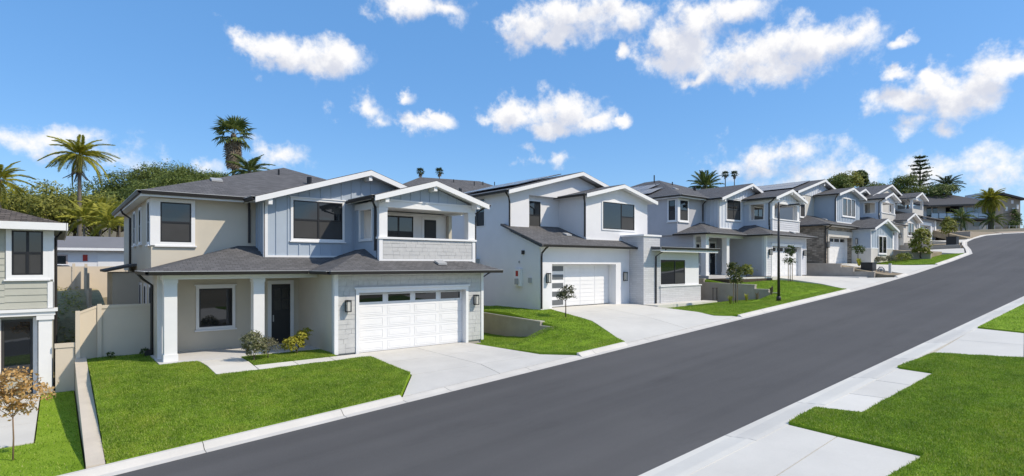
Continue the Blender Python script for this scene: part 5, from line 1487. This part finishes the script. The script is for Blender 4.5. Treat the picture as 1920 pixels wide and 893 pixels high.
# --- street furniture
lp = thing('street_lamp', 'slim dark street lamp standing at the kerb by the stepped wall', 'lamp', (30.44, 14.2, 1.4))
add('base', MB().lathe((30.44, 14.2, 1.2), [(.12, 0), (.12, .22), (.08, .3)], 12), BRONZE, lp, smooth=True)
add('pole', MB().tube([(30.44, 14.2, 1.5), (30.44, 14.2, 6.62)], [.075, .05], 10), BRONZE, lp, smooth=True)
add('arm', MB().tube([(30.44, 14.2, 6.35), (30.55, 14.05, 6.44), (30.75, 13.75, 6.46)], .028, 6), BRONZE, lp)
add('lamp_head', MB().box(30.68, 30.9, 13.25, 13.8, 6.42, 6.5), BRONZE, lp); add('lamp_lens', MB().box(30.71, 30.87, 13.3, 13.65, 6.405, 6.419), LAMPGLASS, lp)
def cabinet(label, x, y, z, w, d, hh):
    c = thing('utility_cabinet', label, 'cabinet', (x, y, z), 'black utility cabinets')
    add('body', MB().box(x - w / 2, x + w / 2, y - d / 2, y + d / 2, z, z + hh), BLACKM, c, bevel=.02); add('lid', MB().box(x - w / 2 - .03, x + w / 2 + .03, y - d / 2 - .03, y + d / 2 + .03, z + hh + .001, z + hh + .05), BLACKM, c); add('plinth', MB().box(x - w / 2 - .1, x + w / 2 + .1, y - d / 2 - .1, y + d / 2 + .1, z - .4, z - .001), CONC, c)
cabinet('black utility cabinet in the bare soil before the stone garage', 48.6, 15.75, 2.72, .9, .8, .62)
cabinet('black utility cabinet on the low wall before the farthest garage', 75.2, 16.3, 5.35, 1.1, .9, .85)
v = thing('backflow_valve', 'grey looped backflow pipe between the black cabinet and a short post', 'valve', (48.75, 15.0, 2.5))
add('pipe', MB().tube([(48.75, 15.15, 2.4), (48.75, 15.15, 2.85), (48.75, 15.05, 3.02), (48.75, 14.85, 3.02), (48.75, 14.75, 2.85), (48.75, 14.75, 2.4)], .05, 8), METER, v, smooth=True); add('valve_body', MB().lathe((48.75, 14.95, 2.7), [(.07, 0), (.12, .08), (.12, .16), (.07, .22)], 10), METER, v)
p = thing('marker_post', 'short pale concrete post beside the grey backflow pipe', 'post', (48.9, 14.4, 2.3))
add('post', MB().box(48.82, 48.98, 14.32, 14.48, 2.2, 3.3), CONC, p); add('footing', MB().box(48.7, 49.1, 14.2, 14.6, 2.3, 2.46), CONC, p)
g = thing('pipe_frame', 'low dark pipe guard frame beside the brick bay of the white house', 'pipe guard', (32.0, 19.0, .76))
for x in (31.75, 32.2): add('upright', MB().tube([(x, 18.9, .7), (x, 18.9, 1.75)], .03, 6), BRONZE, g)
add('crossbar', MB().tube([(31.7, 18.9, 1.75), (32.25, 18.9, 1.75)], .03, 6), BRONZE, g)

# ------------------------------------------------------------------ houses of the row
house_sage()
house_a((0, 0, 0), 'nearest house with pale blue gable, beige walls, shake balcony and white double garage', BEIGE, BLUE, SHAKE, 'shake', 2)
house_b((0, 0, 0), 'white stucco house with grey brick bay and glass-striped garage door', 'white')
house_a((31.2, 0, 2.35), 'grey house with white board gables, solar panels and tall porch behind the street lamp', GREY_STUCCO, PALE, SHAKE2, 'lap', 1, solar_on=True, shelter=GREY_STUCCO)
house_b((30, -1.5, 2.3), 'house with brown stone garage front and light blue gabled bay', 'stone')
house_a((60.5, 2.0, 4.7), 'pale grey house second from the street end, its garage half hidden by the blue bay', GREY_STUCCO, PALE, CREAM, 'plain', 0, shelter=CREAM)
house_far()

# ------------------------------------------------------------------ buildings behind
def hip_house(label, c, w, d, zb, ze, za, wallm, roofm, rot=0.0, name='background_house', group=None):
    """plain block with hip roof, turned by rot about its centre"""
    cx, cy = c; cr, sr = math.cos(rot), math.sin(rot)
    T = lambda p: Vector((cx + p[0] * cr - p[1] * sr, cy + p[0] * sr + p[1] * cr, p[2]))
    h = thing(name, label, 'house', (cx, cy, zb), group)
    add('wall', MB(T).box(-w / 2, w / 2, -d / 2, d / 2, zb - .6, ze - .05), wallm, h)
    e = .6; r = MB(T); k = min(w, d) / 2 + e
    if w >= d:
        A, B = (-w / 2 - e + k, 0, za), (w / 2 + e - k, 0, za)
        roof_slab(r, [(-w / 2 - e, -d / 2 - e, ze), (w / 2 + e, -d / 2 - e, ze), B, A], .15); roof_slab(r, [(-w / 2 - e, d / 2 + e, ze), (w / 2 + e, d / 2 + e, ze), B, A], .15)
        roof_slab(r, [(-w / 2 - e, -d / 2 - e, ze), (-w / 2 - e, d / 2 + e, ze), A], .15); roof_slab(r, [(w / 2 + e, -d / 2 - e, ze), (w / 2 + e, d / 2 + e, ze), B], .15)
    add('roof', r, roofm, h)
    add('fascia', MB(T).box(-w / 2 - e, w / 2 + e, -d / 2 - e - .05, -d / 2 - e, ze - .22, ze - .02), WHITE, h)
    return h, T
c = cam_pt(845, 400, 62)
h, T = hip_house('dark hip roofed house seen behind the nearest house and the white house', (c.x, c.y), 16, 9, 3.0, 10.3, 12.75, WHITE_STUCCO, SHINGLE, R(-14))
for (x, y) in ((0, -1), (2.2, -1.6), (3.4, -1.2), (5.0, -.8)):
    p = T((x, y, 0)); vent(h, p.x, p.y, 12.2 - abs(y) * .3, .05, .7)
# low white bungalow behind the bank
c = cam_pt(165, 480, 47); rot = R(-8)
h, T = hip_house('low white bungalow with grey roof behind the tan fence on the bank', (c.x, c.y), 16, 7, 1.6, 4.55, 5.6, WHITE_STUCCO, surf('flat_grey_roof', (.19, .19, .20), .9, .06, .5), rot)
Fc_ = lambda p: T((p[0], -3.5 - p[1], p[2]))
for s0, s1 in ((-4.2, -3.2), (-2.6, -1.0)): window(h, Fc_, s0, s1, 2.9, 3.9, 'single', .1, surf('pink_trim', (.55, .45, .42), .8), False)
add('garage_door', MB(Fc_).box(1.0, 5.2, 0, .04, 1.7, 4.1), WHITE, h)
add('wall_plaque', MB(Fc_).box(.05, .35, 0, .06, 3.5, 4.0), RED, h)
for k in range(14):
    add('picket', MB(lambda p: T((p[0], -7 - p[1], p[2]))).box(-3.5 + .62 * k, -3.0 + .62 * k, 0, .04, 1.5, 2.9 - .01 * (k % 3)), WHITE, h)
# parked car, mostly hidden by the sage house
cc = cam_pt(113, 497, 41)
T = lambda p: Vector((cc.x + p[0] * .96 + p[1] * .28, cc.y - p[0] * .28 + p[1] * .96, 1.75 + p[2]))
car = thing('parked_car', 'white car parked behind the tan fence beside the sage house', 'car', (cc.x, cc.y, 1.75))
add('body', MB(T).prism([(-2.1, -.85, .3), (2.1, -.85, .3), (2.1, -.85, .85), (1.1, -.85, .95), (-2.0, -.85, 1.0)], (0, 1.7, 0)), CARPAINT, car, bevel=.05)
add('cabin', MB(T).prism([(-1.9, -.74, .98), (1.05, -.74, .95), (.25, -.68, 1.42), (-1.5, -.68, 1.45)], (0, 1.45, 0)), GLASS, car)
add('car_roof', MB(T).prism([(-1.55, -.72, 1.44), (.3, -.72, 1.42), (.2, -.72, 1.5), (-1.4, -.72, 1.52)], (0, 1.44, 0)), CARPAINT, car, bevel=.02)
for x in (-1.3, 1.3):
    for y in (-.86, .7): add('wheel', MB(lambda p, x=x, y=y: T((x + p[0], y + p[2], .33 + p[1]))).lathe((0, 0, 0), [(.2, -.01), (.33, 0), (.33, .16), (.2, .17)], 14), RUBBER, car)

# white modern house at the top of the street
rot = -math.atan2(UY, UX); c0 = cam_pt(1812, 437, 104)
T = lambda p: Vector((c0.x + p[0] * math.cos(rot) - p[1] * math.sin(rot), c0.y + p[0] * math.sin(rot) + p[1] * math.cos(rot), p[2]))
h = thing('hilltop_house', 'white hilltop house with dark grey roof and glass balconies above the street end', 'house', (c0.x, c0.y, 9.0))
zz = lambda py: CAM_H - (py - 496) / 1040 * 104
sx = lambda px: (px - 1812) / 1040 * 104
add('lower_wall', MB(T).box(sx(1738), sx(1868), .6, 10, 8, zz(414)), surf('taupe_stucco', (.48, .45, .41), .9), h)
add('wall', MB(T).box(sx(1738), sx(1862), 1.4, 10, zz(412), zz(382)), WHITE_STUCCO, h)
add('side_wall', MB(T).prism([(sx(1858), .5, 8), (sx(1886), 3, 8), (sx(1886), 3, zz(390)), (sx(1868), 1.2, zz(358)), (sx(1858), .5, zz(384))], (0, 6, 0)), WHITE_STUCCO, h)
add('deck', MB(T).box(sx(1738), sx(1862), -.8, 1.4, zz(413), zz(410)), surf('dark_fascia', (.03, .03, .035), .6), h)
r = MB(T)
roof_slab(r, [(sx(1738), -1.0, zz(386)), (sx(1862), -1.0, zz(382)), (sx(1852), 8, zz(356)), (sx(1782), 8, zz(356))], .25)
roof_slab(r, [(sx(1734), -1.0, zz(386)), (sx(1738), -1.0, zz(386)), (sx(1782), 8, zz(358)), (sx(1740), 8, zz(370))], .25)
rf = add('roof', r, surf('charcoal_roof', (.075, .075, .08), .9, .06, .6), h)
add('roof_cap', MB(T).box(sx(1803), sx(1846), 7.6, 9.5, zz(357), zz(353)), BLACKM, rf)
add('fascia', MB(T).prism([(sx(1738), -1.05, zz(386)), (sx(1862), -1.05, zz(382)), (sx(1862), -1.05, zz(385)), (sx(1738), -1.05, zz(389))], (0, .1, 0)), BLACKM, rf)
Fh = lambda p: T((p[0], 1.4 - p[1], p[2]))
bluegl = gloss('blue_glass', (.16, .24, .36), .06, 1.8)
for a, b in ((1748, 1756), (1760, 1768), (1784, 1792), (1812, 1822), (1824, 1836), (1838, 1850)):
    add('window_pane', MB(Fh).box(sx(a), sx(b), 0, .05, zz(409), zz(388)), GLASS if a < 1800 else bluegl, h)
for a, b in ((1740, 1754), (1755, 1769), (1770, 1784), (1785, 1799), (1812, 1828), (1829, 1845)):
    add('glass_railing', MB(T).box(sx(a), sx(b), -.75, -.7, zz(410), zz(401)), bluegl, h)
for a in (1740, 1754.5, 1769.5, 1784.5, 1799):
    add('railing_post', MB(T).box(sx(a) - .05, sx(a) + .05, -.78, -.7, zz(410), zz(400)), BLACKM, h)
add('chimney_stack', MB(T).box(sx(1793), sx(1801), -.6, 1.4, zz(411), zz(385)), surf('dark_stone', (.05, .05, .055), .8), h)
for a, b in ((1778, 1786), (1796, 1812), (1830, 1842)):
    add('lower_window', MB(T).box(sx(a), sx(b), .52, .6, zz(424), zz(416)), GLASS, h)
c1 = cam_pt(1897, 437, 112); s1 = lambda px: (px - 1897) / 1040 * 112; z1_ = lambda py: CAM_H - (py - 496) / 1040 * 112
T1 = lambda p: Vector((c1.x + p[0] * math.cos(rot) - p[1] * math.sin(rot), c1.y + p[0] * math.sin(rot) + p[1] * math.cos(rot), p[2]))
h = thing('hillside_house', 'tall brown house half hidden by vines at the far right of the street end', 'house', (c1.x, c1.y, 9))
add('wall', MB(T1).box(s1(1880), s1(1913), 0, 7, 8, z1_(372)), surf('brown_stucco', (.36, .31, .25), .9, .15), h)
add('roof', MB(T1).prism([(s1(1874), -.8, z1_(362)), (s1(1918), -.8, z1_(373)), (s1(1918), -.8, z1_(376)), (s1(1874), -.8, z1_(366))], (0, 9, 0)), BLACKM, h)
for k, (a, b, p, q) in enumerate(((1896, 1900, 382, 376), (1898, 1903, 398, 390), (1885, 1889, 396, 388), (1906, 1910, 392, 384))):
    add('window_pane', MB(T1).box(s1(a), s1(b), -.05, .02, z1_(p), z1_(q)), WHITE, h)
leafy('vine', 'dense dark vine climbing the tall brown house', 'vine', T1((0, -.6, 9)), [((-1.2, 0, 1.5), (1.2, .5, 1.6)), ((.6, -.4, 2.8), (1.1, .5, 2.0)), ((-.2, 0, 4.2), (.9, .4, 1.2))], 1400, .34, LEAF_DARK, 61, .06, per=12)
# fence and planter at the street end
f = thing('board_fence', 'weathered board fence at the far right end of the street', 'fence', T1((0, -6, 8.7)))
for k in range(22):
    x = -1.9 + .31 * k
    add('board', MB(T1).box(x, x + .28, -8.1, -8.05, 8.2, z1_(427) - 1.1 - .05 * (k % 3) + .035 * k), WOODFENCE, f)
f = thing('metal_fence', 'pale metal mesh fence below the white hilltop house', 'fence', T((0, -6, 8.6)))
for k in range(8): add('post', MB(T).box(-2.6 + 1.3 * k, -2.52 + 1.3 * k, -6.05, -5.97, 7.6, 10.1), ALU, f)
for q in (8.2, 8.8, 9.4, 10.0): add('rail', MB(T).box(-2.6, 6.6, -6.03, -5.99, q, q + .05), ALU, f)

# ------------------------------------------------------------------ background trees
def far_tree(label, px, py, d, rx, rz, mat, seed, n=2600, size=.5, zb=None, name='tree', group='trees behind the houses', tr=.3, flat=False):
    c = cam_pt(px, py, d); zb = zb if zb is not None else float(terrain(c.x, c.y))
    rs = random.Random(seed); hc = c.z - zb
    lobes = []
    for k in range(7):
        a = rs.uniform(0, 6.28); q = rs.uniform(.25, .65)
        lobes.append(((math.cos(a) * rx * q, math.sin(a) * rx * q, hc + rs.uniform(-.45, .35) * rz), (rx * rs.uniform(.4, .6), rx * rs.uniform(.4, .6), rz * rs.uniform(.4, .6))))
    lobes.append(((0, 0, hc + (rz * .3 if not flat else 0)), (rx * .6, rx * .6, rz * .6)))
    return leafy(name, label, 'tree', (c.x, c.y, zb), lobes, n, size, mat, seed, tr, group, per=16, clump=.36)
WHERE = ['far left end', 'left flank', 'left shoulder', 'crest', 'right of the crest', 'right shoulder', 'lower left', 'lower middle', 'lower right', 'right foot']
for k, (px, py, d, rx, rz) in enumerate(((205, 372, 120, 7, 4.2), (245, 358, 122, 7.5, 4.5), (285, 345, 124, 7.5, 4.5), (322, 338, 126, 8, 4.2), (358, 345, 124, 7, 4), (392, 356, 122, 6.5, 4.2), (228, 388, 112, 7, 4), (275, 376, 112, 7.5, 4.5), (330, 366, 112, 7.5, 4.5), (300, 392, 104, 7, 4))):
    far_tree('umbrella pine crowding the wooded hill behind the left houses, at its ' + WHERE[k], px, py, d, rx, rz, LEAF_PINE, 100 + k, 6500, .42, name='pine_tree', group='pines on the wooded hill')
LW = ['nearest the picture edge', 'second from the picture edge', 'third from the picture edge', 'fourth from the picture edge', 'just left of the tall queen palm', 'just right of the tall queen palm', 'nearest the blue gabled house']
for k, (px, py, d, rx, rz, m) in enumerate(((-10, 400, 70, 5, 4, LEAF_OLIVE), (42, 408, 72, 5, 4, LEAF_OLIVE), (80, 392, 76, 5, 4.2, LEAF_OLIVE), (112, 408, 70, 4.5, 3.6, LEAF_OLIVE), (140, 404, 78, 4.6, 4, LEAF_PINE), (180, 410, 74, 4.4, 3.6, LEAF_OLIVE), (222, 416, 74, 4, 3.2, LEAF_OLIVE))):
    far_tree('broad olive green tree behind the low white bungalow, ' + LW[k], px, py, d, rx, rz, m, 120 + k, 5000, .36, group='trees behind the bungalow')
for k, (px, py, d, rx, rz, m, lab) in enumerate(((1572, 352, 100, 3.2, 2.6, LEAF_PINE, 'round green tree left of the pair rising behind the blue gabled box'), (1594, 346, 104, 3.2, 2.8, LEAF_OLIVE, 'olive green tree in the middle behind the blue gabled box'), (1614, 338, 106, 1.7, 2.2, LEAF_DARK, 'small dark topped tree behind the blue gabled box, the tallest there'), (1640, 362, 104, 3, 2, LEAF_PINE, 'low green tree right of the blue gabled box'),
      (1702, 356, 106, 3.4, 3.4, LEAF_PINE, 'big round dark tree left of the tall tiered pine'), (1745, 366, 112, 4.6, 2.4, LEAF_PINE, 'wide clipped green tree right of the tall tiered pine'))):
    far_tree(lab, px, py, d, rx, rz, m, 140 + k, 4200, .34)
# tiered Norfolk pine
c = cam_pt(1725, 290, 122); zb = float(terrain(c.x, c.y)); H_ = c.z - zb
h = thing('norfolk_pine', 'tall dark tiered pine standing above the far roofs', 'tree', (c.x, c.y, zb))
add('trunk', MB().tube([(c.x, c.y, zb - .3), (c.x, c.y, zb + H_ * .5), (c.x, c.y, zb + H_)], [.4, .25, .05], 8), BARK, h, smooth=True)
rs = np.random.RandomState(4)
for k in range(11):
    zt = zb + H_ * (.42 + .055 * k) - .3; l = 3.5 * (1 - .068 * k) * rs.uniform(.8, 1.1)
    P, N = [], []
    br = MB()
    for a in rs.uniform(0, 6.28) + np.arange(6) * 1.047 + rs.normal(0, .15, 6):
        L_ = l * rs.uniform(.7, 1.15); d = np.array([math.cos(a), math.sin(a), 0])
        e = Vector((c.x + d[0] * L_, c.y + d[1] * L_, zt + .12 * L_)); br.tube([(c.x, c.y, zt), e], [.06, .02], 4)
        t_ = rs.uniform(.3, 1.05, 60); q = np.array([c.x, c.y, zt]) + d * (t_ * L_)[:, None] + np.c_[rs.normal(0, .2, (60, 2)), .12 * L_ * t_ + rs.normal(.06, .1, 60)]
        P.append(q); N.append(np.tile([0, 0, 1.0], (60, 1)))
    tr_ = add('branch_tier', br, BARK, h)
    tri_object('foliage', leaf_quads(np.concatenate(P), np.concatenate(N), .38, rs, .5), 4, LEAF_DARK, tr_)

def palm_at(label, px, py, d, kind, L, nf, mat, seed, **k):
    c = cam_pt(px, py, d); zb = float(terrain(c.x, c.y))
    return palm(label, (c.x, c.y, zb), c.z - zb, kind, L, nf, mat, seed, **k)
palm_at('tall queen palm with drooping yellow green crown over the left trees', 149, 292, 60, 'queen', 2.55, 36, FROND_Y, 1, tr=.2, dead=7, droop=1.05, top=84, low=-18)
palm_at('tall fan palm with a shaggy dead skirt behind the blue gabled house', 438, 252, 75, 'fan', 2.8, 27, FROND, 2, tr=.26, dead=50, skirt=3.0, top=88, low=-35)
palm_at('short bushy palm at the foot of the tall fan palm', 468, 322, 62, 'queen', 2.4, 26, FROND, 3, tr=.2, droop=.6, top=80, low=-25)
palm_at('left one of two tiny far fan palms above the nearest house', 788, 322, 140, 'fan', 1.25, 30, FROND_DARK, 4, tr=.14, dead=8, skirt=.6)
palm_at('right one of two tiny far fan palms above the nearest house', 824, 322, 140, 'fan', 1.25, 30, FROND_DARK, 5, tr=.14, dead=8, skirt=.6)
palm_at('spiky date palm crown peeking over the grey house roof', 1322, 350, 72, 'date', 2.2, 30, FROND, 6, tr=.4, droop=.35, top=86, low=-15)
palm_at('tiny far fan palm over the grey house ridge, left of its twin', 1360, 327, 140, 'fan', 1.1, 28, FROND_DARK, 7, tr=.13, dead=6, skirt=.5)
palm_at('tiny far fan palm over the grey house ridge, right of its twin', 1377, 327, 140, 'fan', 1.1, 28, FROND_DARK, 8, tr=.13, dead=6, skirt=.5)
palm_at('dark windblown palm behind the roof of the white hilltop house', 1776, 348, 114, 'queen', 2.8, 22, FROND_DARK, 9, tr=.35, droop=.5, top=70, low=-15)
palm_at('stout date palm in front of the white hilltop house', 1857, 374, 93, 'date', 2.0, 70, FROND_Y, 10, tr=.3, droop=.8, top=88, low=-55)
palm_at('small grey palm by the far planter wall', 1802, 408, 86, 'queen', 1.9, 22, FROND, 11, tr=.13, droop=.6, top=75, low=-35)
palm_at('short palm at the foot of the stout date palm', 1862, 412, 92, 'queen', 1.8, 20, FROND, 12, tr=.15, droop=.6, top=75, low=-20)
palm_at('palm fronds at the left picture edge above the sage house roof', -2, 338, 58, 'queen', 2.6, 24, FROND_Y, 13, tr=.22, droop=.7, top=80, low=-30)
for k, (px, py, d, lab) in enumerate(((158, 412, 54, 'leftmost king palm behind the low bungalow roof'), (188, 402, 57, 'second king palm behind the low bungalow roof, the tallest of the four'), (206, 418, 52, 'third king palm behind the low bungalow roof'), (224, 408, 55, 'king palm nearest the blue gabled house'))):
    palm_at(lab, px, py, d, 'king', 2.2, 15, FROND_Y, 20 + k, group='king palms behind the bungalow', tr=.11, droop=.6, top=78, low=5)
# ground cover on the bank
rs = np.random.RandomState(8)
P = np.c_[rs.uniform(-5, .9, 9000), rs.uniform(26, 37.5, 9000), np.zeros(9000)][:4200]
den = np.sin(P[:, 0] * 2.1) * np.cos(P[:, 1] * 1.3) + rs.normal(0, .5, len(P)); P = P[den > -.1]
P[:, 2] = lerp(-.9, 1.9, sm((P[:, 1] - 25) / 12)) + np.abs(rs.normal(0, .11, len(P)))
tri_object('ground_cover', leaf_quads(P, np.tile([0, 0, 1.0], (len(P), 1)), .16, rs, .45), 4, leafmat('leaf_bank', ((.22, .22, .07), (.42, .40, .12), (.6, .56, .22)), .4), None, kind='stuff', label='olive ground cover spread over the bank', cat='ground cover')
